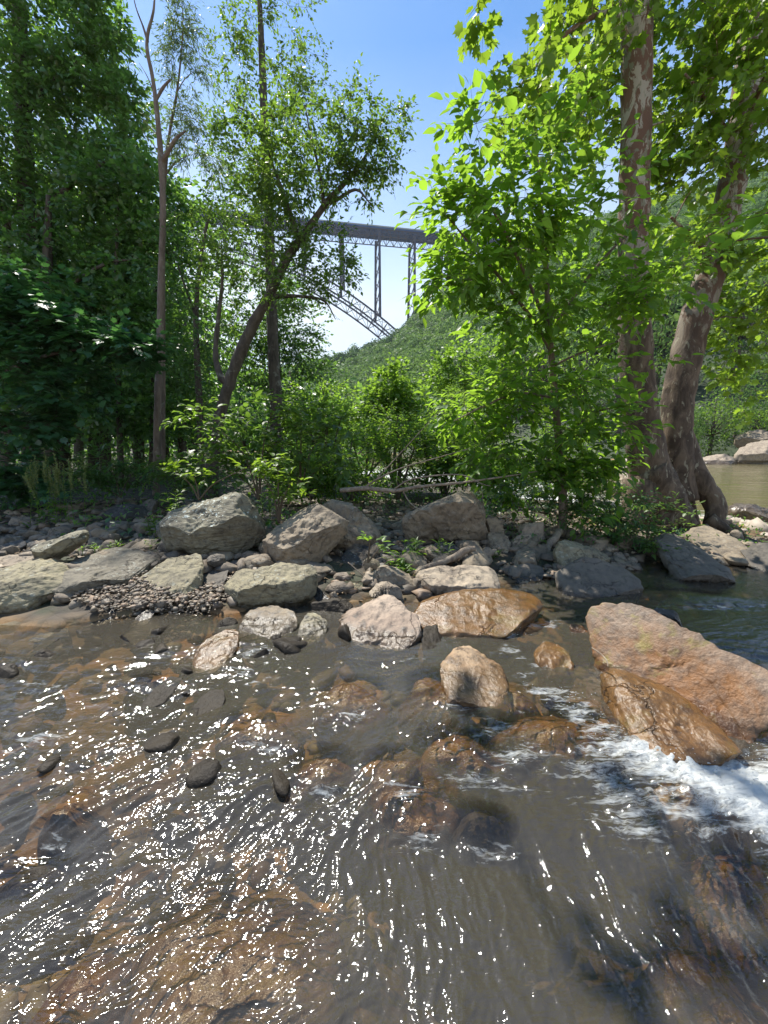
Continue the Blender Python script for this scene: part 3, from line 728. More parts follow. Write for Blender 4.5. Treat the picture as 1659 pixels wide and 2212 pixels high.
rock('boulder', 'rounded boulder with a dark shaded left side right of the lichen spotted one', [(340,540),(345,440),(380,350),(470,300),(520,240),(600,200),(680,195),(760,220),(830,280),(855,330),(840,390),(770,470),(700,570),(640,575),(520,550),(400,545)], 4.55, 0.55, M_TAN, C6, [(340,500),(450,450),(560,430),(700,440),(800,420)], ext=0.08, res=(220, 80), amp=0.06)
rock('boulder', 'pointed boulder rising behind the rounded one, its right flank sloping down', [(640,300),(700,190),(780,110),(830,120),(880,190),(950,270),(1040,340),(1100,430),(1090,480),(900,470),(800,450),(680,400)], 5.05, 0.45, M_TAN, C6, [(640,390),(800,410),(950,400),(1090,440)], ext=0.1, res=(200, 70))
rock('boulder', 'massive square boulder in front of the white rapids', [(1165,310),(1180,270),(1260,210),(1310,180),(1320,150),(1450,112),(1560,97),(1640,140),(1690,250),(1705,400),(1660,440),(1500,400),(1400,392),(1280,402),(1180,380)], 5.3, 0.45, M_TAN, C6, [(1165,330),(1320,210),(1450,180),(1560,160),(1700,280)], ext=0.1, res=(220, 80), amp=0.05, chips=7)
rock('rock', 'oval boulder with a dark gouged right end standing in the water', [(235,865),(290,830),(400,808),(500,815),(560,850),(575,910),(540,980),(420,990),(320,960),(260,920)], 3.25, 0.24, M_TAN, C6, [(235,880),(400,900),(480,880),(575,900)], amp=0.05)
rock('rock', 'small upright two toned rock between the oval boulder and the tan boulder', [(540,1020),(570,960),(580,880),(620,835),(680,850),(740,900),(730,950),(660,985),(600,1020)], 3.1, 0.15, M_YEL, C6)
rock('boulder', 'pale tan peaked boulder at the middle of the water edge', [(745,920),(770,870),(830,810),(900,805),(1000,740),(1080,725),(1150,760),(1240,850),(1280,900),(1285,970),(1260,1050),(1190,1030),(1050,1000),(900,950),(780,940)], 3.25, 0.38, rock_mat('stone_tan_grit', (0.42, 0.33, 0.25), (0.27, 0.20, 0.15)), C6, [(745,930),(900,900),(1050,940),(1200,980),(1270,900)], res=(220, 80))
rock('rock', 'bright tan stone with a flat dark right face in the water left of centre', [(1180,1000),(1200,950),(1270,900),(1340,870),(1400,868),(1430,930),(1435,990),(1400,1075),(1350,1085),(1280,1050),(1190,1030)], 2.85, 0.22, M_RUSTC, C5, [(1180,1010),(1270,1000),(1380,985),(1435,970)], fac=0.3, chips=6)
rock('rock', 'long flat blue grey slab lying low in the water at left', [(505,985),(560,960),(680,930),(760,895),(860,900),(900,935),(890,970),(760,1010),(620,1030),(540,1020)], 2.95, 0.30, M_DARK, C5, [(505,990),(700,985),(890,955)], ext=0.1)
# --- middle
rock('rock', 'flat pale rock with broken layers beside the orange ledge', [(1255,650),(1300,600),(1400,570),(1540,560),(1760,570),(1785,620),(1760,680),(1700,730),(1500,760),(1360,760),(1310,740),(1280,700)], 3.95, 0.32, M_PALE, C6, [(1255,660),(1400,650),(1500,640),(1600,610),(1785,620)], amp=0.05)
rock('rock', 'ragged upright tan rock behind the peaked tan boulder', [(960,750),(1000,690),(1060,640),(1130,660),(1180,700),(1235,800),(1220,830),(1150,790),(1080,745)], 3.6, 0.18, M_PALE, C6)
rock('rock', 'brown stone leaning behind the ragged upright rock', [(990,640),(1000,590),(1060,570),(1150,580),(1240,620),(1255,660),(1200,720),(1130,690),(1040,670)], 3.95, 0.2, M_TAN, C6)
rock('rock', 'wet dark stone in the gap left of the peaked tan boulder, the lower one', [(630,820),(640,790),(760,760),(880,770),(900,800),(800,830),(700,840)], 3.45, 0.16, M_WETD, C6)
rock('rock', 'dark stone under the crooked root beside the hollow topped boulder', [(640,770),(650,720),(700,710),(760,760),(700,790)], 3.7, 0.13, M_DARK, C6)
rock('rock', 'mossy grey stone just behind the peaked tan boulder', [(790,700),(880,670),(950,690),(945,740),(860,760),(800,740)], 3.8, 0.15, M_YEL, C6)
rock('rock', 'pale brown stone half hidden among twigs below the pointed boulder', [(950,540),(990,510),(1050,520),(1065,570),(1000,590),(955,575)], 4.2, 0.13, M_TAN, C6)
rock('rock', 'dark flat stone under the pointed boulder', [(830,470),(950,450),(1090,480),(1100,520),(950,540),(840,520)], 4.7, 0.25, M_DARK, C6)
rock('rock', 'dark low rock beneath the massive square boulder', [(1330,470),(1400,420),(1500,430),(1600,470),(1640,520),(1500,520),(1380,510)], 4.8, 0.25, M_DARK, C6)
rock('rock', 'wide orange ledge under a thin sheet of water', [(880,1325),(905,1300),(960,1288),(1090,1272),(1165,1286),(1178,1305),(1140,1338),(1060,1366),(960,1358),(900,1345)], 3.35, 0.42, M_ORGW, CD, [(880,1332),(1060,1345),(1175,1310)], ext=0.1, amp=0.03, chips=3)
rock('rock', 'dark red brown wet stone beside the peaked tan boulder', [(1290,960),(1330,930),(1400,930),(1460,980),(1490,1050),(1440,1085),(1330,1085),(1290,1040)], 2.95, 0.15, M_WETD, C6)
rock('rock', 'jagged rust coloured wet stone below the orange ledge', [(1410,925),(1480,905),(1600,910),(1659,950),(1640,1000),(1480,990)], 3.0, 0.15, M_ORGW, C6)
# --- right side
rock('boulder', 'smooth dark grey boulder with a pale wet foot at the pool edge', [(505,640),(530,560),(600,500),(680,458),(760,470),(860,510),(950,560),(955,640),(900,690),(820,700),(700,680),(560,670)], 4.05, 0.38, M_GRY, C7, [(505,650),(620,610),(800,640),(955,600)], amp=0.025, res=(200, 70), chips=3)
rock('rock', 'dappled rock behind the smooth dark grey boulder', [(505,450),(540,380),(600,345),(680,370),(760,410),(840,450),(870,500),(760,520),(600,510),(520,490)], 4.6, 0.35, M_YEL, C7)
rock('boulder', 'huge orange stained boulder sloping out of the right edge', [(716,880),(728,815),(760,760),(815,722),(900,710),(1030,730),(1120,770),(1250,840),(1400,920),(1659,1050),(2000,1230),(2050,1700),(1700,1560),(1480,1490),(1370,1300),(1220,1215),(1040,1150),(850,1080),(720,1010)], 2.35, 0.22, M_ORG, C7, [(720,1000),(850,1060),(1040,1130),(1200,1220),(1350,1300),(1450,1450),(2000,1640)], ext=0.1, dY=-0.85, res=(300, 110), amp=0.042, under=0.1, chips=0)
rock('rock', 'brown wet block with a black undercut right end below the huge orange boulder', [(800,1270),(830,1170),(900,1130),(1000,1150),(1100,1190),(1230,1230),(1310,1280),(1360,1340),(1380,1420),(1300,1430),(1180,1400),(1060,1390),(950,1350),(870,1320)], 1.98, 0.60, M_ORGW, C7, [(800,1280),(980,1330),(1150,1370),(1200,1290),(1360,1310)], ext=0.08, dY=-0.25, res=(200, 70), chips=4)
rock('rock', 'wedge shaped brown rock with a crack and a dark steep right face in mid stream', [(-100,1040),(0,965),(80,960),(160,1000),(240,1050),(258,1080),(230,1150),(180,1240),(120,1285),(40,1250),(-80,1160)], 2.42, 0.26, M_RUSTC, C7, [(-100,1110),(20,1190),(100,1230),(190,1120),(258,1070)], ext=0.08, res=(200, 70), chips=5)
rock('rock', 'low wet orange rock between the wedge shaped rock and the huge orange boulder', [(390,930),(450,905),(540,915),(580,950),(600,1000),(580,1060),(520,1070),(440,1010),(400,975)], 2.62, 0.2, M_ORGW, C7)
rock('rock', 'small rounded orange stone touching the left end of the huge orange boulder', [(600,820),(640,790),(700,800),(722,840),(715,890),(650,880),(610,855)], 3.0, 0.13, M_ORG, C7)
rock('rock', 'dark flat rock rising behind the top of the huge orange boulder', [(1040,745),(1100,735),(1180,750),(1250,820),(1230,850),(1120,800)], 3.0, 0.2, M_DARK, C7)
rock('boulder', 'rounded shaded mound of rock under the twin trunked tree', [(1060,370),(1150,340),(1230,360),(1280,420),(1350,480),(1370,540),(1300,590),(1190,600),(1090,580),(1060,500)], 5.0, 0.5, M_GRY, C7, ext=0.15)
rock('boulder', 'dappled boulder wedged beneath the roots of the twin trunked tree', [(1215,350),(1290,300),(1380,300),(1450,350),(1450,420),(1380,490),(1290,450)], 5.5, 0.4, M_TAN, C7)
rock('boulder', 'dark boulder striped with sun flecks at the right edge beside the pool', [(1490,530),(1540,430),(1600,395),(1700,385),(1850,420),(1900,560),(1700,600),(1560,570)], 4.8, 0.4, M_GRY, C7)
rock('rock', 'small blue grey wet stone at the pool edge below the shaded mound', [(1165,610),(1200,585),(1260,590),(1265,645),(1190,645)], 4.3, 0.12, M_DARK, C7)
rock('rock', 'small upright wet stone right of the blue grey stone', [(1265,600),(1300,575),(1325,590),(1325,645),(1270,655)], 4.25, 0.1, M_WETD, C7)
rock('rock', 'low wet stone at the right edge of the pool', [(1560,655),(1600,620),(1720,615),(1800,690),(1600,685)], 3.95, 0.25, M_GRY, C7)
rock('rock', 'round stone left of the smooth dark grey boulder', [(310,540),(330,500),(380,485),(440,495),(465,540),(400,590),(330,600)], 4.35, 0.16, M_GRY, C7)
rock('rock', 'low wide stone left of the round stone by the pool', [(230,580),(270,530),(320,515),(370,560),(360,600),(260,600)], 4.3, 0.2, M_GRY, C7)
rock('rock', 'brown stone in dappled light left of the sapling foot', [(310,440),(370,400),(440,398),(475,420),(450,465),(340,470)], 4.9, 0.18, M_TAN, C7)
rock('rock', 'upper one of the two pale stones by the sapling foot', [(330,300),(400,262),(470,280),(480,330),(430,360),(340,345)], 5.3, 0.2, M_PALE, C7)
rock('rock', 'lower one of the two pale stones by the sapling foot', [(280,385),(330,340),(440,350),(455,390),(330,430),(285,415)], 5.1, 0.16, M_PALE, C7)
rock('rock', 'small tan rock leaning on the right end of the massive square boulder', [(150,250),(200,235),(250,270),(262,320),(170,315)], 5.4, 0.18, M_TAN, C7)
rock('rock', 'larger tan rock low beside the massive square boulder', [(165,330),(230,320),(275,360),(270,430),(200,430),(165,400)], 5.15, 0.2, M_TAN, C7)
# --- shaded left background
rock('rock', 'flat blue grey slab in shade behind the tilted lichen flecked rock', [(465,320),(500,275),(620,268),(740,290),(755,330),(640,350),(500,345)], 5.3, 0.35, M_GRY, C5)
rock('rock', 'low grey ledge behind the flat blue grey slab', [(480,262),(560,240),(700,240),(840,260),(870,290),(740,300),(560,285)], 6.0, 0.5, M_GRY, C5)
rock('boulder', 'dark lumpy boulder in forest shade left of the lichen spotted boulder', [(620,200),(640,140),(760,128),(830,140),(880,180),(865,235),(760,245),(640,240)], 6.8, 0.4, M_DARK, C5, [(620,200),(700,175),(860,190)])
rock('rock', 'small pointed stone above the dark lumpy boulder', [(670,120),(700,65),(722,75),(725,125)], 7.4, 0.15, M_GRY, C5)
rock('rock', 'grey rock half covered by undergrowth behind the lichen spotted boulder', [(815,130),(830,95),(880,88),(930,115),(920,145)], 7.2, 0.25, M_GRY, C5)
rock('rock', 'pale sunlit rock tucked against the lichen spotted boulder', [(840,350),(880,308),(935,290),(960,400),(900,420),(850,400)], 5.1, 0.2, M_PALE, C5)
rock('rock', 'sunlit patch of pale flat stone among green weeds', [(720,410),(760,380),(860,390),(960,410),(960,440),(850,440)], 4.9, 0.25, M_PALE, C5)
rock('rock', 'long pale stone in front of the tall seeding weeds', [(240,150),(330,125),(460,135),(520,170),(400,185),(270,180)], 7.6, 0.35, M_TAN, C5)
rock('rock', 'dark low rock at the left edge behind the pale slab', [(-60,380),(40,325),(120,330),(160,370),(60,410)], 5.0, 0.25, M_DARK, C5)
rock('rock', 'dark flat stone at the left edge below the blue green branches', [(20,310),(60,290),(150,285),(170,320),(100,340)], 5.9, 0.25, M_DARK, C5)
rock('rock', 'black rounded stone left of the tilted lichen flecked rock', [(130,400),(150,360),(220,345),(250,370),(200,400)], 4.9, 0.18, M_DARK, C5)
# --- stones awash at left
rock('rock', 'small wet grey stone awash near the left bank', [(110,945),(160,900),(210,895),(240,930),(180,955)], 3.0, 0.12, M_DARK, C5)
rock('rock', 'brown wet stone awash below the dark angular stone', [(270,930),(310,880),(380,865),(410,895),(360,930)], 3.05, 0.12, M_WETD, C5)
rock('rock', 'small blue wet stone standing by the gravel patch', [(400,870),(430,820),(470,815),(480,865),(430,885)], 3.2, 0.08, M_DARK, C5)
rock('rock', 'long black tilted slab breaking the water left of centre', [(890,1320),(900,1230),(1000,1155),(1080,1170),(1085,1210),(1000,1280)], 2.3, 0.14, M_WETD, C5, ext=0.09)
rock('rock', 'small dark pebble like rock beside the long black slab', [(1025,1270),(1040,1235),(1090,1225),(1135,1260),(1110,1290)], 2.25, 0.08, M_WETD, C5, ext=0.09)
rock('rock', 'dark wet rock left of the long black slab', [(690,1260),(720,1215),(780,1190),(815,1200),(800,1245),(740,1275)], 2.4, 0.1, M_WETD, C5, ext=0.09)
rock('rock', 'flat wet brown rock below the bright tan stone', [(1060,1165),(1130,1105),(1230,1105),(1245,1150),(1200,1205),(1120,1200)], 2.55, 0.16, M_WETD, C5, ext=0.09)
rock('rock', 'red brown wet stone touching the foot of the bright tan stone', [(1240,1160),(1300,1110),(1390,1120),(1390,1160),(1300,1190)], 2.6, 0.12, M_ORGW, C5, ext=0.09)
rock('rock', 'rounded dark brown rock poking through the ripples left of centre', [(1150,1390),(1165,1290),(1230,1240),(1310,1245),(1340,1290),(1320,1370),(1240,1430)], 2.12, 0.16, M_WETD, C5, ext=0.09)
rock('rock', 'small black stone with a white eddy at the left edge', [(160,1380),(210,1320),(300,1310),(350,1335),(300,1370),(220,1410)], 2.1, 0.12, M_WETD, C5, ext=0.09)
rock('rock', 'black stone cut off by the left edge of the frame', [(-60,1700),(-40,1610),(20,1590),(80,1640),(70,1720),(0,1760)], 1.78, 0.14, M_WETD, C5, ext=0.09)
rock('rock', 'dark stone at the left edge in the upper riffle', [(-60,1090),(0,1050),(50,1060),(60,1090),(0,1110)], 2.75, 0.14, M_WETD, C5, ext=0.09)
# --- river shore at right
rock('boulder', 'white pointed boulder standing in the river at right', [(1470,240),(1500,200),(1560,172),(1640,195),(1740,235),(1740,280),(1560,268)], 10.5, 0.8, M_PALE, C7)
for lab, pts, Y in [('flat pale rock on the near river shore, closest to the twin trunks', [(1390,305),(1420,288),(1490,285),(1530,300),(1500,322),(1420,325)], 8.2),
    ('long pale ledge on the near river shore', [(1490,315),(1560,296),(1700,305),(1760,330),(1600,338)], 8.0),
    ('small pale stone below the long pale ledge', [(1470,345),(1500,325),(1580,330),(1600,350),(1520,358)], 7.4),
    ('pale rock at the right edge above the dark striped boulder', [(1570,380),(1620,362),(1760,360),(1760,400),(1600,400)], 6.8),
    ('rounded white stone behind the trunk roots', [(1440,275),(1460,250),(1500,250),(1525,285),(1480,295)], 9.0)]:
    rock('rock', lab, pts, Y, 0.35, M_PALE, C7, res=(90, 30))
for lab, pts, Y in [('large pale boulder on the far river bank at the right edge', [(1585,1003),(1600,965),(1640,950),(1700,950),(1720,1003)], 50),
    ('wedge shaped pinkish boulder on the far river bank', [(1492,1010),(1520,990),(1560,975),(1592,990),(1588,1006)], 50),
    ('small grey boulder on the far river bank left of the pinkish one', [(1478,1012),(1485,996),(1505,993),(1512,1010)], 52),
    ('dark overhanging boulder above the far river bank', [(1590,955),(1600,935),(1640,925),(1680,935),(1690,960)], 56)]:
    rock('boulder', lab, pts, Y, 2.2, M_PALE if 'dark' not in lab else M_TAN, CD, res=(90, 30), ext=0.8)
for lab, pts, Y in [('pale boulder beside the white rapids left of the twin trunks', [(1295,1020),(1310,1008),(1370,1000),(1385,1020),(1330,1030)], 26),
    ('second pale boulder on the rapids, nearer the sapling', [(1335,1040),(1345,1022),(1385,1020),(1400,1045)], 16)]:
    rock('boulder', lab, pts, Y, 1.0, M_PALE, CD, res=(90, 30), ext=0.6)

# --- stones under the moving water
HUMP = []
for n_, (lab, px, py, w, d, top, mat) in enumerate([
    ('golden submerged rock with foam running over it in mid stream', 1205, 1570, 0.42, 0.26, 0.015, M_ORGW),
    ('orange submerged rock right of centre, below the wedge shaped rock', 1000, 1610, 0.30, 0.20, -0.005, M_ORGW),
    ('brown submerged rock near the white chute at right', 1500, 1710, 0.24, 0.15, 0.02, M_RUSTC),
    ('dark submerged rock with a hollow wave behind it', 1040, 1765, 0.17, 0.11, -0.03, M_WETD),
    ('yellow green submerged rock at the centre', 690, 1640, 0.20, 0.14, -0.03, M_ORGW),
    ('mossy submerged rock just right of centre', 850, 1650, 0.18, 0.14, -0.015, M_RUSTC),
    ('golden submerged rock just below the peaked tan boulder', 940, 1480, 0.24, 0.22, -0.012, M_ORGW),
    ('yellow brown submerged stone at lower left', 150, 1745, 0.13, 0.1, -0.01, M_RUSTC),
    ('brown submerged stone at the lower left edge', 40, 1860, 0.20, 0.12, -0.06, M_WETD),
    ('bright orange submerged stone in the bottom left corner', 120, 2120, 0.16, 0.2, -0.11, M_ORGW),
    ('large murky tan submerged rock at the bottom', 470, 2010, 0.40, 0.30, -0.13, M_RUSTC),
    ('rust brown submerged rock near the right edge', 1590, 1850, 0.26, 0.22, -0.10, M_ORGW),
    ('orange submerged rock at the bottom right edge', 1560, 2090, 0.22, 0.2, -0.12, M_ORGW),
    ('wet brown submerged stone above the long flat slab', 330, 1470, 0.2, 0.12, -0.02, M_WETD),
    ('long submerged stone in the calm left water', 470, 1385, 0.35, 0.15, -0.03, M_ORGW),
    ('flat golden submerged stone between the peaked tan boulder and the wedge shaped rock', 760, 1490, 0.26, 0.2, -0.025, M_ORGW),
    ('olive brown submerged stone in the middle of the stream', 560, 1560, 0.24, 0.16, -0.03, M_RUSTC),
    ('amber submerged stone left of the golden foam washed rock', 1120, 1500, 0.2, 0.14, -0.015, M_ORGW),
    ('brown submerged slab left of the hollow wave', 900, 1720, 0.24, 0.16, -0.03, M_ORGW),
    ('brown submerged ledge in the pool behind the huge orange boulder', 1500, 1300, 0.6, 0.2, -0.03, M_ORGW)]):
    p = gnd(px, py, 0.0); HUMP.append((p[0], p[1], w, d, top))
    th = np.linspace(0, 2 * pi, 90, endpoint=False); ph = np.linspace(0, pi, 40)[1:-1]
    TT, PP = np.meshgrid(th, ph)
    q = np.stack([np.sin(PP) * np.cos(TT), np.sin(PP) * np.sin(TT), np.cos(PP)], -1).reshape(-1, 3)
    q = np.vstack([q, [0, 0, 1], [0, 0, -1]])
    nz = 1 + 0.22 * pn(q * 1.1 + n_ * 7) - 0.08 * np.abs(fbm(q * 2.0 + n_ * 3, 2)) + 0.02 * fbm(q * 8, 2)
    hgt = 0.22
    V = p + q * nz[:, None] * np.array([w, d, hgt]); V[:, 2] += top - hgt * 1.0 
    nt_ = 90; i = np.arange(37)[:, None] * nt_; j = np.arange(nt_)[None]; j2 = (j + 1) % nt_; jj = np.arange(nt_); jk = (jj + 1) % nt_; e = 38 * nt_
    mb = MB(); mb.add(V, [np.stack([i + j, i + nt_ + j, i + nt_ + j2, i + j2], -1).reshape(-1, 4), np.vstack([np.stack([e + 0 * jj, jj, jk], -1), np.stack([e + 1 + 0 * jj, 37 * nt_ + jk, 37 * nt_ + jj], -1)])])
    o = mb.build('submerged_rock', mat, origin=(p[0], p[1], -0.25)); tag(o, lab, 'rock')

# --- gravel and cobbles (nobody could count them)
def pebbles(name, label, C, S, mat, cat='gravel'):
    base = []; bf = None
    # low-poly rounded stone template, several shapes
    th = np.linspace(0, 2 * pi, 8, endpoint=False); ph = np.linspace(0, pi, 6)[1:-1]
    TT, PP = np.meshgrid(th, ph); q = np.stack([np.sin(PP) * np.cos(TT), np.sin(PP) * np.sin(TT), np.cos(PP)], -1).reshape(-1, 3); q = np.vstack([q, [0, 0, 1], [0, 0, -1]])
    n8 = 8; i = np.arange(3)[:, None] * n8; j = np.arange(n8)[None]; j2 = (j + 1) % n8; jj = np.arange(n8); jk = (jj + 1) % n8
    Q = np.stack([i + j, i + n8 + j, i + n8 + j2, i + j2], -1).reshape(-1, 4); TR = np.vstack([np.stack([32 + 0 * jj, jj, jk], -1), np.stack([33 + 0 * jj, 24 + jk, 24 + jj], -1)])
    n = len(C); a = rng.uniform(0, 2 * pi, n); sc = np.stack([rng.uniform(.7, 1.4, n), rng.uniform(.6, 1.0, n), rng.uniform(.35, .75, n)], -1) * np.asarray(S)[:, None]
    v = q[None] * (1 + 0.22 * rng.normal(size=(n, 34, 1))) * sc[:, None, :]
    x = v[..., 0] * np.cos(a)[:, None] - v[..., 1] * np.sin(a)[:, None]; y = v[..., 0] * np.sin(a)[:, None] + v[..., 1] * np.cos(a)[:, None]
    V = np.stack([x, y, v[..., 2]], -1) + C[:, None, :]
    b = np.arange(n)[:, None] * 34
    mb = MB(); mb.add(V.reshape(-1, 3), [(b[:, None] + Q[None]).reshape(-1, 4), (b[:, None] + TR[None]).reshape(-1, 3)])
    o = mb.build(name, mat, smooth=True); tag(o, label, cat, kind='stuff'); return o
def peb_mat(name, cols):
    m, nt, out = newmat(name); ri = N(nt, 'ShaderNodeNewGeometry').outputs['Random Per Island']
    c = ramp(nt, ri, [(k / (len(cols) - 1), v) for k, v in enumerate(cols)])
    pb = N(nt, 'ShaderNodeBsdfPrincipled'); nt.links.new(c, pb.inputs['Base Color']); pb.inputs['Roughness'].default_value = 0.6
    nt.links.new(bump(nt, noise(nt, coords(nt), 60, 4), 0.5, 0.006), pb.inputs['Normal']); nt.links.new(pb.outputs[0], out.inputs[0]); return m
PEB = peb_mat('gravel_mix', [(0.07, 0.055, 0.04), (0.20, 0.155, 0.11), (0.10, 0.085, 0.065), (0.34, 0.27, 0.19), (0.05, 0.042, 0.035), (0.26, 0.18, 0.12), (0.15, 0.125, 0.09)])
def scatter(x0, x1, y0, y1, n):
    x = rng.uniform(x0, x1, n); y = rng.uniform(y0, y1, n); return x, y
x, y = scatter(-3.3, -1.2, 2.9, 4.3, 10000)
pk = ((x + 2.15) / .75) ** 2 + ((y - 3.55) / .42) ** 2 + .9 * fbm(np.stack([x * 2.2, y * 2.2, 0 * x], -1), 3) < rng.uniform(.5, 1.1, len(x)); x, y = x[pk], y[pk]
zz = ground_z(x, y) + 0.05 * ss(3.0, 3.5, y)
pebbles('gravel', 'patch of small mixed gravel between the left slabs and the blocky boulder', np.stack([x, y, zz + rng.uniform(0, .02, len(x))], -1), rng.uniform(.004, .013, len(x)) * rng.choice([.7, 1, 1, 1.5, 2.4], len(x)), PEB)
x, y = scatter(-7, 6, 3.4, 9, 2600); ok = y > bankline(x) - 0.1; x, y = x[ok], y[ok]
pebbles('cobbles', 'loose dark cobbles littering the bank between the boulders', np.stack([x, y, ground_z(x, y) + .01], -1), rng.uniform(.02, .10, len(x)) , PEB, 'cobbles')
def rubble(name, label, x, y, s, mat, sink=.25, zs=None):
    th = np.linspace(0, 2 * pi, 20, endpoint=False); ph = np.linspace(0, pi, 12)[1:-1]
    TT, PP = np.meshgrid(th, ph); q = np.stack([np.sin(PP) * np.cos(TT), np.sin(PP) * np.sin(TT), np.cos(PP)], -1).reshape(-1, 3); q = np.vstack([q, [0, 0, 1], [0, 0, -1]])
    i = np.arange(9)[:, None] * 20; j = np.arange(20)[None]; j2 = (j + 1) % 20; jj = np.arange(20); jk = (jj + 1) % 20; e = 200
    Q = np.stack([i + j, i + 20 + j, i + 20 + j2, i + j2], -1).reshape(-1, 4); TR = np.vstack([np.stack([e + 0 * jj, jj, jk], -1), np.stack([e + 1 + 0 * jj, 180 + jk, 180 + jj], -1)])
    var = []
    for k in range(16):
        v = q * (1 + .18 * pn(q * 1.3 + k * 5))[:, None]
        for nv in rv(13):
            v = v - nv * np.maximum(0, v @ nv - rng.uniform(.5, .8))[:, None]
        v = v * (1 + .05 * fbm(q * 5 + k, 2))[:, None]; var.append(v)
    mb = MB(); n = len(x); z = ground_z(x, y) if zs is None else zs
    for k in range(n):
        a = rng.uniform(0, 6.28); sc = s[k] * np.array([rng.uniform(.9, 1.6), rng.uniform(.7, 1.1), rng.uniform(.4, .85)])
        v = var[k % 16] * sc; tl = rng.normal() * .3
        v = np.stack([v[:, 0], v[:, 1] * cos(tl) - v[:, 2] * sin(tl), v[:, 1] * sin(tl) + v[:, 2] * cos(tl)], -1)
        v = np.stack([v[:, 0] * cos(a) - v[:, 1] * sin(a), v[:, 0] * sin(a) + v[:, 1] * cos(a), v[:, 2]], -1) + [x[k], y[k], z[k] + sc[2] * (.6 - sink)]
        mb.add(v, [Q, TR])
    o = mb.build(name, mat); tag(o, label, 'rocks', kind='stuff'); return o
x, y = scatter(-6.5, 6.5, 3.5, 6.2, 520); ok = (y > bankline(x) + 0.1) & ~((x > -2.9) & (x < -1.4) & (y < 4.1)); x, y = x[ok], y[ok]
rubble('rubble', 'jumble of small angular brown rocks filling the gaps between the boulders', x, y, rng.uniform(.04, .15, len(x)), rock_mat('stone_rubble', (0.26, 0.21, 0.155), (0.13, 0.105, 0.08), wet=0.05))
x, y = scatter(-4.5, 5.5, 3.8, 5.6, 95); ok = (y > bankline(x) + 0.15) & ~((x > -2.9) & (x < -1.4) & (y < 4.1)); x, y = x[ok], y[ok]
rubble('large_rubble', 'broken angular stones wedged among the bank boulders', x, y, rng.uniform(.10, .21, len(x)), M_TAN, .3)
x, y = scatter(-4.2, -0.3, 1.5, 3.3, 85); ok = (y < bankline(x) - .12) & (pn(np.stack([x * 1.2, y * 1.2, 0 * x], -1)) > -.1); x, y = x[ok], y[ok]
rubble('awash_stones', 'scattered dark stones awash along the left water edge', x, y, rng.uniform(.04, .12, len(x)), M_WETD, .6, zs=rng.uniform(-.045, .015, len(x)))
x, y = scatter(-6, 6, 0.3, 4.8, 2600); zb = ground_z(x, y); ok = zb < -0.05
pebbles('bed_stones', 'brown and orange stones on the creek bed', np.stack([x, y, zb], -1)[ok], rng.uniform(.02, .09, ok.sum()), peb_mat('bed_mix', [(0.07, 0.05, 0.03), (0.28, 0.15, 0.05), (0.12, 0.10, 0.06), (0.22, 0.17, 0.08), (0.05, 0.04, 0.03), (0.20, 0.16, 0.11)]), 'stones')
x, y = scatter(5, 14, 6.5, 12, 500); ok = (x * RN[0] + y * RN[1] > 9.5) & (x * RN[0] + y * RN[1] < 12.3)
pebbles('shore_stones', 'pale stones along the near river shore', np.stack([x, y, ground_z(x, y)], -1)[ok], rng.uniform(.06, .25, ok.sum()), peb_mat('shore_mix', [(0.34, 0.29, 0.23), (0.45, 0.38, 0.30), (0.28, 0.24, 0.20)]), 'stones')
n = 260; t = rng.uniform(0, 1, n); bx = 55 + (-275) * .35 * t + rng.uniform(-3, 3, n) + 20; by = 50 + 455 * .35 * t - 33 + rng.uniform(-2, 2, n)
bx = 30 + 60 * t + rng.uniform(-1, 1, n); by = (73 - 0.856 * bx) / 0.517 + rng.uniform(-2.5, 3, n); ok = by > 5
pebbles('bank_boulders', 'line of pale broken rocks along the far river bank', np.stack([bx, by, 0 * bx - 0.9], -1)[ok], rng.uniform(.3, 1.3, ok.sum()), PEB if False else peb_mat('far_rock_mix', [(0.36, 0.31, 0.26), (0.45, 0.38, 0.33), (0.25, 0.22, 0.19)]), 'rocks')

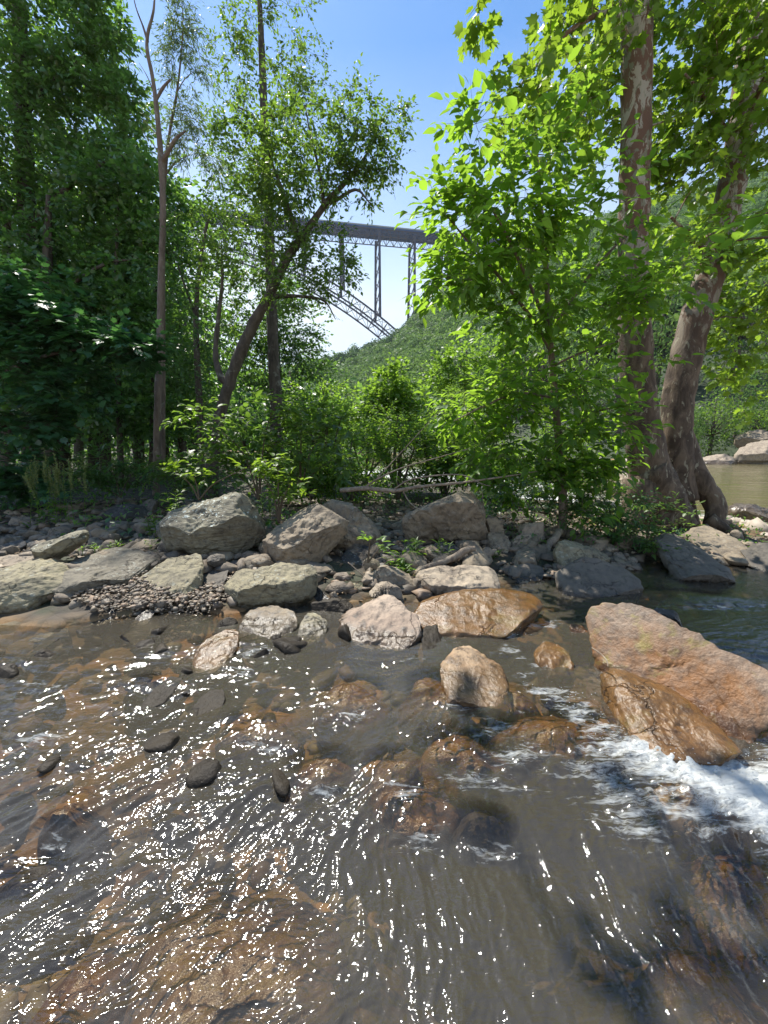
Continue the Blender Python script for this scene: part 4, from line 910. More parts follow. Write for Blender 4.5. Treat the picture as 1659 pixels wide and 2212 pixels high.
# ------------------------------------------------------------------ creek water
FO = [] # (px, py, rx, ry metres across, strength)
for a in [(1420,1640,.28,.10,1),(1500,1668,.25,.11,1.3),(1590,1690,.28,.16,1.7),(1690,1730,.35,.22,1.7),(1800,1780,.4,.3,1.2),(1350,1690,.16,.10,.85),(1370,1765,.12,.08,.8),(1290,1650,.15,.06,.85),(1240,1610,.12,.05,.7),
          (1180,1500,.16,.05,.95),(1250,1545,.14,.05,.9),(1130,1455,.12,.05,.6),(1090,1370,.16,.06,1.0),(1150,1345,.12,.05,.8),(1075,1590,.12,.05,.75),(1110,1650,.16,.05,.7),(1030,1560,.1,.04,.5),(940,1600,.12,.05,.5),
          (560,1405,.18,.05,.7),(500,1450,.14,.05,.7),(610,1400,.14,.05,.5),(950,1560,.14,.06,.5),(720,1500,.12,.04,.35),(100,1480,.5,.05,.55),(30,1440,.3,.05,.45),(60,1620,.14,.05,.7),(1300,1420,.12,.05,.45),(1215,1450,.1,.05,.5),
          (200,1400,.2,.03,.4),(820,1372,.25,.03,.6),(1170,1280,.2,.04,.5),(1330,1285,.3,.03,.3),(1000,1640,.14,.05,.45),(1490,1760,.3,.05,.5),(640,1380,.1,.03,.5),(330,1600,.2,.04,.3),
          (1100,1410,.10,.05,.75),(1160,1440,.10,.05,.7),(1210,1520,.12,.05,.8),(1290,1590,.12,.06,.8),(1340,1620,.14,.06,.9),(1130,1600,.2,.05,.6),(1200,1680,.2,.05,.55),(880,1430,.12,.03,.5),(760,1440,.15,.03,.4),(700,1560,.2,.04,.4),(420,1620,.2,.04,.42),(250,1520,.25,.04,.45),(150,1760,.12,.04,.4),(1420,1720,.14,.06,.8),(640,1700,.2,.03,.3),(1180,1350,.14,.04,.7),(560,1480,.12,.04,.55)]:
    p = gnd(a[0], a[1]); k_ = 1.0 if a[4] > .95 else 1.5; FO.append((p[0], p[1], a[2] * k_, a[3] * k_, a[4] * (1.0 if k_ == 1 else .86)))
def foamf(x, y):
    f = np.zeros_like(x); Pw = np.stack([x, y, 0 * x], -1); x0_, y0_ = x, y
    x = x0_ + .14 * fbm(Pw * 3.1 + 2, 3); y = y0_ + .11 * fbm(Pw * 3.1 + 8, 3)
    for cx, cy_, rx, ry, s in FO: f = np.maximum(f, s * np.exp(-(((x - cx) / rx) ** 2 + ((y - cy_) / (ry * 1.3)) ** 2) * 0.9))
    return f
def water_z(x, y):
    P = np.stack([x, y, 0 * x], -1)
    wx = x + 0.10 * pn(P * 1.7 + 4) + 0.03 * pn(P * 5 + 2); wy = y + 0.10 * pn(P * 1.7 + 9) + 0.03 * pn(P * 5 + 7)
    def field(ang):
        a = radians(ang); u = wx * cos(a) + wy * sin(a); v = -wx * sin(a) + wy * cos(a)     # u runs along the crests
        A = lambda fu, fv, o: pn(np.stack([u * fu + o, v * fv + o, 0 * x + o], -1))
        rid = lambda n: (1 - np.abs(n)) ** 2 - 0.5
        return 0.020 * A(1.4, 4.0, 1) + 0.013 * rid(A(2.8, 8.0, 5)) + 0.0088 * rid(A(6.5, 16, 2)) + 0.0042 * rid(A(18, 38, 3)) + 0.0021 * A(50, 88, 4) + 0.0007 * A(95, 150, 6)
    w1 = ss(-.35, .25, x) * ss(1.9, 1.1, y); w2 = ss(2.0, 2.7, y)
    z = field(38) * (1 - w1) * (1 - w2) + field(82) * w1 * (1 - w2) + field(8) * w2
    calm = 1.0 - 0.18 * ss(1.5, 1.9, y) - 0.42 * ss(2.4, 3.0, y)
    calm = calm * (1 - 0.45 * ss(1.0, 1.6, x) * ss(2.6, 3.2, y))
    z = z * calm * (0.88 + 0.85 * pn(P * 1.5 + 21)) * (1 - .22 * w1) * .92
    f = foamf(x, y)
    for hx_, hy_, hw, hd, ht in HUMP:
        if ht > -.05:
            g_ = np.exp(-(((wx - hx_) / (hw * .9)) ** 2 + ((wy - hy_) / (hd * .9)) ** 2)); z = z + 0.030 * g_ - 0.016 * np.exp(-(((wx - hx_ - .05) / (hw * .9)) ** 2 + ((wy - hy_ + hd * 1.35) / (hd * .5)) ** 2))
            f = np.maximum(f, 0.62 * np.exp(-(((wx - hx_ - .05) / (hw * .8)) ** 2 + ((wy - hy_ + hd * 1.15) / (hd * .35)) ** 2)))
    z = z + np.clip(f, 0, 1) * (0.040 * np.abs(fbm(P * 7 + 3, 3)) + 0.007 * fbm(P * 26 + 3, 2)) + 0.02 * np.clip(f - .7, 0, 1)
    z = z + 0.05 * ss(1.3, 2.2, x) * ss(2.2, 3.0, y) - 0.05 * ss(1.6, 1.1, y)
    return z, f
def water():
    ny, nx = 960, 1160
    Y = np.concatenate([np.linspace(-3, 0.15, 12)[:-1], np.geomspace(0.75, 6.9, ny) - 0.6])
    U = np.linspace(-1.65, 1.65, nx)
    YY, UU = np.meshgrid(Y, U, indexing='ij'); X = UU * (np.maximum(YY, 0.1) + 1.0)
    Z, f = water_z(X, YY); Z = Z - 0.25 * ss(5.6, 6.3, YY)
    mb = MB(); i = np.arange(len(Y) - 1)[:, None] * nx; j = np.arange(nx - 1)[None]
    mb.add(np.stack([X, YY, Z], -1).reshape(-1, 3), [np.stack([i + j, i + j + 1, i + nx + j + 1, i + nx + j], -1).reshape(-1, 4)])
    return mb, f.ravel()
m, nt, out = newmat('creek_water'); co = coords(nt)
mp = N(nt, 'ShaderNodeMapping'); mp.inputs['Rotation'].default_value = (0, 0, radians(-28)); mp.inputs['Scale'].default_value = (0.38, 1.3, 1); nt.links.new(co, mp.inputs[0])
w1 = noise(nt, mp.outputs[0], 45, 2, 0.5, 0.6)
nb = bump(nt, w1, 0.35, 0.010)
tr = N(nt, 'ShaderNodeBsdfTransparent'); dp = N(nt, 'ShaderNodeAttribute'); dp.attribute_name = 'depth'; nt.links.new(ramp(nt, dp.outputs['Fac'], [(0.05, (0.88, 0.82, 0.70)), (0.28, (0.62, 0.56, 0.44)), (0.6, (0.20, 0.20, 0.16))]), tr.inputs[0])
df = N(nt, 'ShaderNodeBsdfDiffuse'); df.inputs[0].default_value = (0.185, 0.165, 0.130, 1)
murk = N(nt, 'ShaderNodeMixShader'); mk_ = N(nt, 'ShaderNodeMapRange'); nt.links.new(dp.outputs['Fac'], mk_.inputs[0]); mk_.inputs[1].default_value = 0.03; mk_.inputs[2].default_value = 0.20; mk_.inputs[3].default_value = 0.06; mk_.inputs[4].default_value = 0.25; nt.links.new(mk_.outputs[0], murk.inputs[0]); nt.links.new(tr.outputs[0], murk.inputs[1]); nt.links.new(df.outputs[0], murk.inputs[2])
gl = N(nt, 'ShaderNodeBsdfGlossy'); gl.inputs['Roughness'].default_value = 0.065; nt.links.new(nb, gl.inputs['Normal'])
fr = N(nt, 'ShaderNodeFresnel'); fr.inputs[0].default_value = 1.45; nt.links.new(nb, fr.inputs['Normal'])
ws = N(nt, 'ShaderNodeMixShader'); nt.links.new(math_(nt, 'MULTIPLY', fr.outputs[0], 1.5, clamp=True), ws.inputs[0]); nt.links.new(murk.outputs[0], ws.inputs[1]); nt.links.new(gl.outputs[0], ws.inputs[2])
at_ = N(nt, 'ShaderNodeAttribute'); at_.attribute_name = 'foam'
mf = N(nt, 'ShaderNodeMapping'); mf.inputs['Rotation'].default_value = (0, 0, radians(30)); mf.inputs['Scale'].default_value = (0.30, 1.45, 1); nt.links.new(co, mf.inputs[0])
fn = noise(nt, mf.outputs[0], 15, 9, 0.76, 0.9)
vb = voro(nt, mp.outputs[0], 70.0)
th_ = math_(nt, 'SUBTRACT', math_(nt, 'ADD', math_(nt, 'MULTIPLY', at_.outputs['Fac'], 1.35), math_(nt, 'MULTIPLY', math_(nt, 'SUBTRACT', fn, 0.5), 3.4)), math_(nt, 'ADD', 0.56, math_(nt, 'MULTIPLY', vb, 0.35)))
ff = math_(nt, 'MULTIPLY', th_, 1.25, clamp=True)
fd = N(nt, 'ShaderNodeBsdfPrincipled'); fd.inputs['Base Color'].default_value = (0.76, 0.79, 0.78, 1); fd.inputs['Roughness'].default_value = 0.35
nt.links.new(bump(nt, fn, 0.9, 0.03, nb), fd.inputs['Normal'])
fm = N(nt, 'ShaderNodeMixShader'); nt.links.new(math_(nt, 'MULTIPLY', ff, 0.80), fm.inputs[0]); nt.links.new(ws.outputs[0], fm.inputs[1]); nt.links.new(fd.outputs[0], fm.inputs[2])
nt.links.new(fm.outputs[0], out.inputs[0]); WATER = m
mbw, fo = water(); o = mbw.build('creek_water', WATER); tag(o, kind='structure')
at3 = o.data.attributes.new('depth', 'FLOAT', 'POINT'); VV = np.empty(len(o.data.vertices) * 3, np.float32); o.data.vertices.foreach_get('co', VV); VV = VV.reshape(-1, 3); BZ = ground_z(VV[:, 0].astype(float), VV[:, 1].astype(float))
for hx_, hy_, hw, hd, ht in HUMP:
    r2 = ((VV[:, 0] - hx_) / (hw * .95)) ** 2 + ((VV[:, 1] - hy_) / (hd * .95)) ** 2
    BZ = np.maximum(BZ, np.where(r2 < 1, ht - .22 + .22 * np.sqrt(np.clip(1 - r2, 0, 1)), -9))
at3.data.foreach_set('value', np.clip(VV[:, 2] - BZ, 0, 1).astype(np.float32))
at2 = o.data.attributes.new('foam', 'FLOAT', 'POINT'); at2.data.foreach_set('value', fo.astype(np.float32))
# splashed drops above the rough water
FX = np.array(FO); cs = []
for cx, cyy, rx, ry, s in FO:
    if s > 0.75:
        n = int(70 * s); c = np.stack([cx + rng.normal(size=n) * rx * .6, cyy + rng.normal(size=n) * ry * .7, np.abs(rng.normal(size=n)) * .025 + .02], -1); cs.append(c)
cs = np.concatenate(cs)
md, nt, out = newmat('water_drop'); pb = N(nt, 'ShaderNodeBsdfPrincipled'); pb.inputs['Base Color'].default_value = (.8, .85, .85, 1); pb.inputs['Roughness'].default_value = .1; pb.inputs['Transmission Weight'].default_value = .5; nt.links.new(pb.outputs[0], out.inputs[0])
pebbles('water_drops', 'drops splashing over the white riffles', cs, rng.uniform(.001, .0035, len(cs)), md, 'spray')

# river
m, nt, out = newmat('river_water'); co = coords(nt)
mp = N(nt, 'ShaderNodeMapping'); mp.inputs['Rotation'].default_value = (0, 0, radians(39)); mp.inputs['Scale'].default_value = (0.35, 1.2, 1); nt.links.new(co, mp.inputs[0])
pb = N(nt, 'ShaderNodeBsdfPrincipled'); pb.inputs['Roughness'].default_value = 0.09
wv = noise(nt, mp.outputs[0], 1.1, 5, 0.55, 0.5); fo_ = noise(nt, mp.outputs[0], 1.3, 8, 0.75, 0.6)
sp = N(nt, 'ShaderNodeSeparateXYZ'); nt.links.new(co, sp.inputs[0])
# white water where the river drops, in front of the square boulder
g1 = N(nt, 'ShaderNodeMapRange'); g1.inputs[1].default_value = 14.0; g1.inputs[2].default_value = 5.0; nt.links.new(sp.outputs[0], g1.inputs[0])
g2 = N(nt, 'ShaderNodeMapRange'); g2.inputs[1].default_value = 48.0; g2.inputs[2].default_value = 30.0; nt.links.new(sp.outputs[1], g2.inputs[0])
rap = math_(nt, 'MULTIPLY', g1.outputs[0], g2.outputs[0], clamp=True)
fmask = math_(nt, 'MULTIPLY', math_(nt, 'SUBTRACT', math_(nt, 'ADD', fo_, math_(nt, 'MULTIPLY', rap, 0.34)), 0.66), 5.0, clamp=True)
col = mixc(nt, (0.155, 0.130, 0.062), (0.62, 0.63, 0.60), fmask)
nt.links.new(col, pb.inputs['Base Color'])
rr = N(nt, 'ShaderNodeMapRange'); nt.links.new(fmask, rr.inputs[0]); rr.inputs[3].default_value = 0.09; rr.inputs[4].default_value = 0.7; nt.links.new(rr.outputs[0], pb.inputs['Roughness'])
nt.links.new(bump(nt, wv, 0.35, 0.25), pb.inputs['Normal']); nt.links.new(pb.outputs[0], out.inputs[0])
def river_z(X, Y):
    dip = 1.0 * (X * RN[0] + Y * RN[1] < 9)
    P = np.stack([X, Y, 0 * X], -1); r = np.clip((14 - X) / 6, 0, 1) * np.clip((48 - Y) / 12, 0, 1)
    return -0.42 - dip + 0.03 * pn(P * .5) + r * 0.10 * np.abs(fbm(P * 1.2, 3))
o = sheet('river_water', np.concatenate([np.linspace(-300, -12, 40)[:-1], np.linspace(-12, 60, 240), np.linspace(62, 300, 60)]), np.concatenate([np.linspace(2, 60, 220), np.linspace(62, 460, 90)]), river_z, m)
o.location.z = 0; tag(o, kind='structure')

# ------------------------------------------------------------------ trees
def blob_points(blobs, thr=-0.15, fr=0.9, squash=0.9):
    """blobs: (px, py, rx, ry, Y, dY, n) in frame pixels and metres"""
    C = []; O = []
    for px, py, rx, ry, Y, dY, n in blobs:
        c = at(px, py, Y); sc = Y / F
        R = np.array([rx * sc, dY, ry * sc])
        d = rv(n) * (rng.uniform(0.0, 1, n) ** 0.42)[:, None]
        P = c + d * R
        k = pn(P * fr + 3.3) > thr
        C.append(P[k]); O.append((d * R)[k] + np.array([0, 0, .1]))
    C = np.vstack(C); O = np.vstack(O)
    return C, O / (np.linalg.norm(O, axis=1)[:, None] + 1e-6)
def tree(name, label, cat, base, stems, blobs, lmat, bmat, leaf='rhomb', lsize=0.08, twigs=4, nl=6, tlen=0.4, droop=0.3, flat=0.7, rough=0.12,
         group=None, thr=-0.15, fr=0.9, brad=0.02, tr=0.003, twigr=True, upb=0.25, sides=10, extra=None, bark2=None, minz=0.15):
    """stems: list of (points[(px,py,Y)|world], radii m) ; first is the trunk"""
    t = thing(name, base, label, cat, group)
    mb = MB(); nodes = []; nr = []
    for si, (pts, rad) in enumerate(stems):
        W3 = np.array([at(*p) if len(p) == 3 else p[:3] for p in pts])
        Q, r = tube(mb, W3, rad, sides if si < 2 else 7, n=max(16, len(pts) * 10) if si < 2 else max(8, len(pts) * 6), rough=rough, seed=si * 5.1, fr=4.0)
        nodes.append(Q[len(Q) // 5 if si == 0 else 0:]); nr.append(r[len(r) // 5 if si == 0 else 0:])
    if extra: extra(mb)
    NO = np.vstack(nodes); NR = np.concatenate(nr)
    C, D = blob_points(blobs, thr, fr); ok = C[:, 2] > minz; C, D = C[ok], D[ok]
    # join every leafy cluster to the growing skeleton, nearest first
    bm_ = mb
    cost = np.array([np.min(np.linalg.norm(NO - c, axis=1)) for c in C]); order = np.argsort(cost)
    NOl = [NO]; 
    cur = NO; curR = NR
    for k, ci in enumerate(order):
        c = C[ci]; dv = cur - c; dist = np.linalg.norm(dv, axis=1) + np.maximum(dv[:, 2], 0) * 0.6
        j = int(np.argmin(dist)); s = cur[j]; L = np.linalg.norm(c - s)
        r0 = min(curR[j] * 0.6, brad * (0.25 + 0.55 * L)); r0 = max(r0, tr * 1.2)
        mid = (s + c) / 2 + rv(1)[0] * L * .10 + np.array([0, 0, L * .10 * upb])
        pts = np.array([s, mid, c])
        if L > 0.9:
            n = 5; Q = smooth_path(pts, n)
        else:
            n = 3; Q = pts
        rr_ = np.linspace(r0, max(tr, r0 * .35), n)
        segs(bm_, Q[:-1], Q[1:], rr_[:-1], rr_[1:], 4 if r0 > .008 else 3)
        cur = np.vstack([cur, Q[1:]]); curR = np.concatenate([curR, rr_[1:]])
    lm = MB()
    Dd = D * .8 + np.array([0, 0, upb * .5])
    spray(lm, bm_ if twigr else None, C, Dd, leaf, lsize, twigs, nl, tlen, droop, flat, tr)
    bm_.build('trunk', bmat, t)
    lm.build('crown', lmat, t, smooth=True)
    return t

# sycamore with two trunks
def roots(mb):
    b = at(1440, 1110, 7.2)
    def P(px, py, Y): return at(px, py, Y)
    R = [([P(1466,920,7.45), P(1488,1000,7.35), P(1528,1062,7.2), P(1546,1100,7.1), P(1538,1150,7.0)], [.20,.20,.18,.16,.16]),
         ([P(1466,940,7.4), P(1480,1060,7.5), P(1500,1140,7.5)], [.2,.12,.12]),
         ([P(1400,1010,7.1), P(1450,1090,7.0), P(1490,1140,6.8)], [.32,.28,.14]),
         ([P(1385,1040,7.1), P(1370,1110,7.0), P(1340,1150,6.8)], [.3,.22,.1]),
         ([P(1420,1050,7.4), P(1420,1120,7.4), P(1425,1160,7.3)], [.35,.33,.2]),
         ([P(1530,1120,7.0), P(1575,1150,6.8), P(1600,1185,6.6), P(1570,1230,6.2)], [.12,.08,.05,.03]),
         ([P(1545,1120,7.0), P(1600,1150,6.9), P(1640,1200,6.6)], [.08,.05,.03]),
         ([P(1520,1135,6.9), P(1560,1190,6.5), P(1545,1235,6.1), P(1600,1245,5.9)], [.06,.05,.04,.02])]
    for i, (p, r) in enumerate(R): tube(mb, p, r, 12, rough=.25, seed=i * 3., fr=4)
tree('sycamore', 'big mottled tree forking at the ground into two trunks with peeling bark at right', 'tree', at(1440, 1130, 7.2),
     [([(1440,1150,7.2),(1410,1050,7.15),(1392,950,7.1),(1375,800,7.1),(1368,600,7.05),(1370,400,7.0),(1375,150,7.0),(1372,-100,7.0),(1365,-500,7.0)], [.40,.35,.31,.265,.235,.215,.21,.20,.15]),
      ([(1470,1080,7.35),(1462,950,7.4),(1470,830,7.5),(1505,680,7.6),(1545,560,7.7),(1590,350,7.8),(1625,80,7.9),(1660,-250,8.0)], [.29,.25,.26,.25,.23,.21,.20,.15]),
      ([(1368,95,7.0),(1320,30,6.8),(1240,60,6.5),(1160,140,6.2),(1090,230,6.0)], [.05,.04,.03,.02,.01]),
      ([(1370,-60,7.0),(1260,-120,6.4),(1100,-150,5.8),(950,-180,5.4),(800,-220,5.0)], [.09,.07,.05,.035,.015]),
      ([(1372,-200,7.0),(1250,-420,6.0),(1050,-700,5.0),(850,-1000,4.2)], [.12,.09,.06,.03]),
      ([(1368,-350,7.0),(1100,-520,6.4),(800,-600,5.8),(560,-560,5.3),(300,-495,4.8)], [.13,.10,.08,.06,.03]),  # long unseen limb above the frame, added to dapple the creek with shade
      ([(1590,330,7.8),(1560,270,7.6),(1520,210,7.2),(1480,160,6.8)], [.06,.045,.03,.015]),
      ([(1600,300,7.8),(1640,200,7.2),(1700,80,6.6)], [.09,.06,.03]),
      ([(1545,560,7.7),(1500,520,7.5),(1450,470,7.0)], [.05,.035,.02])],
     [(1230,110,80,130,6.6,.9,40),(1170,220,80,80,6.1,.7,30),(1310,-20,90,70,7.8,.7,26),(1285,250,55,110,7.6,.5,30),(1480,120,80,150,7.8,1.0,62),(1600,200,110,200,6.8,1.2,85),(1560,420,110,120,7.2,1.0,36),(1640,60,100,120,6.6,1,40),(1465,260,60,110,8,.8,40),
      (1600,720,90,110,8.5,1.0,52),(1585,620,80,90,8.2,.8,34),(1610,830,40,60,8.5,.5,8),(1450,420,60,90,8.2,.8,24),(1040,5,32,18,5.7,.3,5),(1450,620,60,60,9,.8,16),
      (1500,-200,300,150,6.5,1.8,60),(1150,-300,260,100,5.6,1.5,10),(1000,-620,320,150,4.8,1.5,14),(900,-1000,300,200,4.2,1.2,10),(1380,-700,260,200,6,1.6,40),(1700,500,60,260,7.2,1,40),(300,-495,200,80,4.8,.9,4),(560,-560,150,80,5.2,.6,8)],  # last two clusters leaf the added shading limb, out of view
     L_SYC, SYC, 'lobed', 0.16, 3, 5, .42, .45, .55, .10, brad=.025, tr=.004, sides=26, thr=-0.25, extra=roots, bark2=BARK_L)

# broad leaved sapling in front of it
tree('sapling', 'leafy young tree with broad pointed leaves left of the twin trunks', 'tree', at(1212, 1150, 5.7),
     [([(1212,1160,5.7),(1216,1080,5.7),(1205,930,5.65),(1190,760,5.6),(1178,560,5.5),(1165,400,5.5),(1160,320,5.5)], [.075,.06,.05,.042,.032,.02,.01]),
      ([(1192,760,5.6),(1150,690,5.5),(1080,600,5.3),(1010,520,5.1),(960,460,4.9)], [.03,.024,.018,.012,.006]),
      ([(1192,745,5.6),(1160,650,5.3),(1090,500,5.0),(1040,420,4.9)], [.028,.022,.014,.006]),
      ([(1200,700,5.6),(1270,600,5.5),(1340,520,5.5),(1390,480,5.5)], [.025,.02,.014,.006]),
      ([(1202,860,5.6),(1120,850,5.3),(1040,880,5.1),(980,910,5.0)], [.02,.016,.012,.006]),
      ([(1195,790,5.6),(1260,760,5.4),(1330,740,5.2)], [.02,.014,.006]),
      ([(1208,960,5.7),(1270,900,5.3),(1330,880,5.0),(1375,890,4.8)], [.016,.012,.008,.004])],
     [(1150,380,90,110,5.3,.6,52),(1090,450,110,100,5.1,.7,62),(1010,490,70,80,5.0,.5,32),(930,440,36,48,4.9,.2,10),(1060,280,60,45,5.2,.4,14),(1200,300,80,80,5.5,.5,30),(1260,420,110,120,5.6,.7,62),(1020,270,30,25,5.1,.15,4),
      (1000,590,70,60,5.0,.5,30),(1120,590,130,110,5.3,.7,54),(1280,580,130,110,5.5,.7,52),(1350,520,70,70,5.5,.6,20),(1400,620,80,80,5.4,.6,34),(1330,680,90,80,5.5,.6,36),(1180,720,120,90,5.5,.7,34),(1370,760,50,40,5.4,.3,9),
      (1050,720,60,60,5.4,.5,12),(1060,870,100,60,5.2,.6,48),(1180,880,130,90,5.5,.7,56),(1290,940,80,90,5.5,.5,50),(1360,890,22,18,4.8,.15,3),(1110,970,120,70,5.6,.6,50),(1250,1050,80,60,5.5,.5,54),(1150,1050,90,60,5.7,.5,46),(1180,800,130,80,5.5,.7,50),(1480,560,60,60,5.6,.5,16)],
     L_SAP, BARK_L, 'ovate', 0.150, 3, 5, .36, .55, .72, .08, brad=.016, tr=.0025, thr=-0.15, fr=1.5)

# leaning tree
tree('leaning_tree', 'dark forked tree leaning right across the bridge, yellow green leaves at its top', 'tree', at(455, 1050, 9),
     [([(455,1080,9),(462,960,9),(480,880,9),(505,800,9),(540,715,9),(575,650,9),(620,560,9),(655,510,9),(700,445,9),(745,395,9),(785,345,9),(815,290,9)], [.17,.145,.13,.125,.115,.105,.09,.08,.065,.048,.03,.012]),
      ([(497,832,9),(478,815,9),(466,770,9.1),(470,700,9.2),(480,610,9.3),(478,520,9.3)], [.09,.075,.06,.05,.035,.012]),
      ([(700,445,9),(730,430,8.9),(770,410,8.8),(800,440,8.7)], [.05,.035,.025,.01]),
      ([(645,520,9),(620,440,8.8),(590,360,8.7),(570,300,8.6)], [.06,.045,.03,.012]),
      ([(700,445,9),(690,370,9.2),(670,290,9.3),(660,230,9.4)], [.04,.03,.02,.008]),
      ([(590,640,9),(650,640,8.9),(700,650,8.8),(725,690,8.8)], [.05,.035,.02,.008])],
     [(800,300,80,70,9,.6,62),(770,250,60,40,9,.5,26),(850,265,36,26,9,.3,9),(600,300,90,70,8.8,.9,70),(640,380,110,80,8.8,1.0,100),(560,370,80,80,8.8,.9,70),(720,360,60,60,9,.6,34),(830,350,30,40,9,.3,12),(790,390,40,36,8.9,.3,14),
      (560,480,90,60,8.9,.9,30),(650,470,60,50,8.9,.7,18),(700,560,60,60,8.8,.6,40),(740,580,40,40,8.8,.4,20),(620,610,70,60,8.8,.7,36),(720,650,40,24,8.8,.3,6),(530,560,80,70,9.1,.8,44),(470,500,60,70,9.3,.6,30),(480,640,50,80,9.3,.6,24),(680,230,40,30,9.3,.4,8)],
     L_MID, BARK, 'ovate', 0.092, 5, 6, .34, .45, .6, .2, brad=.014, tr=.0022, thr=-0.25, fr=1.6)

# tall upright tree behind it
tree('tall_tree', 'tall straight tree with ragged leafy side branches rising to the top of the frame', 'tree', at(600, 1000, 12.5),
     [([(600,1040,12.5),(598,900,12.5),(590,760,12.5),(585,600,12.5),(580,460,12.5),(574,330,12.5),(568,180,12.5),(562,30,12.5),(556,-80,12.5)], [.2,.19,.17,.15,.13,.12,.10,.07,.03]),
      ([(575,250,12.5),(600,250,12.3),(640,240,12.2),(670,225,12.2)], [.05,.04,.03,.01]),
      ([(574,300,12.5),(545,250,12.6),(500,225,12.7)], [.04,.03,.01])],
     [(500,85,40,45,12.5,.8,20),(545,60,50,60,12.5,.9,28),(620,20,44,56,12.4,.8,30),(620,130,60,70,12.4,.9,42),(510,150,46,60,12.6,.8,26),(650,170,50,60,12.4,.8,30),(500,240,36,36,12.6,.6,16),(690,190,36,50,12.3,.7,18),(720,150,24,24,12.3,.4,6),
      (600,230,70,50,12.4,.9,30),(520,310,60,60,12.6,.9,30),(640,290,60,40,12.4,.8,22),(490,350,40,50,12.7,.8,20),(545,400,60,60,12.5,.8,24)],
     L_MID, BARK, 'ovate', 0.105, 4, 6, .42, .5, .55, .12, brad=.014, tr=.003, thr=-0.2, fr=1.2)

# dense tree lower, behind the leaning one
tree('dense_tree', 'dense dark green tree with a straight black trunk behind the leaning tree', 'tree', at(592, 1000, 14),
     [([(592,1040,14),(595,900,14),(596,780,14),(592,680,14),(590,560,14)], [.19,.18,.16,.12,.05])],
     [(620,710,70,70,14,1.2,85),(660,760,40,50,14,.8,36),(570,640,80,70,14,1.2,70),(520,720,50,60,14,1,40),(620,840,90,50,14,1.2,50),(690,800,40,30,14,.7,16),(500,580,60,50,14.5,1.2,30),(560,780,50,60,14,.9,34)],
     L_DARK, BARK, 'rhomb', 0.13, 5, 8, .5, .4, .55, .1, brad=.012, tr=.004, thr=-0.3)

# bare topped snag and the thin locust beside it
tree('dead_topped_tree', 'slender tree with a bare crooked tan top reaching out of the frame at left', 'tree', at(345, 1050, 9.5),
     [([(338,1080,9.5),(340,900,9.5),(345,760,9.5),(348,600,9.5),(352,460,9.5),(348,350,9.5),(340,250,9.5),(330,170,9.5),(318,110,9.5),(320,70,9.5),(332,20,9.5),(336,-60,9.5)], [.085,.08,.075,.068,.062,.058,.05,.04,.034,.03,.02,.012]),
      ([(350,350,9.5),(365,325,9.4),(380,300,9.3),(402,282,9.3)], [.05,.04,.035,.012]),
      ([(338,215,9.5),(352,190,9.5),(368,172,9.5)], [.03,.028,.02]),
      ([(319,90,9.5),(310,60,9.5),(295,20,9.5),(285,-20,9.5)], [.03,.02,.012,.006]),
      ([(330,195,9.5),(318,165,9.5),(300,135,9.5)], [.012,.008,.004]),
      ([(345,300,9.5),(330,280,9.5),(310,262,9.5)], [.012,.008,.004]),
      ([(347,340,9.5),(330,310,9.5),(312,290,9.5),(305,270,9.5)], [.014,.01,.006,.003]),
      ([(319,90,9.5),(322,60,9.4),(326,40,9.4)], [.02,.014,.008])],
     [(300,250,30,30,9.5,.3,3),(355,470,30,40,9.4,.4,6)],
     L_GREY, BARK_L, 'rhomb', 0.07, 2, 4, .3, .4, .5, .15, brad=.01, tr=.003, thr=-1)
tree('locust_sapling', 'thin open tree with small feathery leaves right of the bare topped tree', 'tree', at(352, 1000, 10),
     [([(352,1040,10),(352,700,10),(352,480,10),(356,380,10),(366,290,10),(382,200,10),(392,110,10),(395,40,10),(390,-20,10)], [.06,.055,.045,.04,.03,.024,.016,.01,.005]),
      ([(356,380,10),(380,350,10),(410,335,10)], [.02,.012,.006]), ([(382,200,10),(400,170,10),(425,150,10)], [.012,.008,.004])],
     [(395,30,32,28,10,.3,12),(385,90,32,40,10,.3,14),(405,140,32,26,10,.3,10),(370,150,24,40,10,.3,10),(385,220,34,40,10,.3,16),(425,300,24,24,10,.3,8),(410,320,46,30,10,.3,14),(400,60,30,30,10,.3,10),(375,270,28,40,10,.3,12),(450,340,24,20,10,.3,6),(435,150,14,14,10,.2,4)],
     L_GREY, BARK_L, 'lance', 0.105, 5, 10, .34, .8, .6, .1, brad=.01, tr=.002, thr=-0.5)
tree('grey_tree', 'open tree with small dark leaves hanging in front of the bridge deck at left', 'tree', at(430, 1000, 11),
     [([(435,1040,11),(432,900,11),(425,760,11),(425,640,11),(440,520,11),(460,430,11)], [.1,.09,.08,.06,.045,.015]),
      ([(428,700,11),(400,620,11),(380,560,11)], [.04,.03,.01])],
     [(480,390,44,34,11,.8,12),(400,520,60,50,11,.9,24),(470,520,60,50,11,.9,20),(400,620,60,60,11,.9,44),(450,700,50,60,11,.9,34),(390,720,40,70,11,.8,34),(430,810,70,50,11,.9,44),(500,880,60,50,10.5,.7,26),(520,420,40,40,11,.8,18)],
     L_DARK, BARK, 'ovate', 0.10, 4, 6, .4, .4, .6, .1, brad=.012, tr=.003, thr=-0.25, fr=1.2)

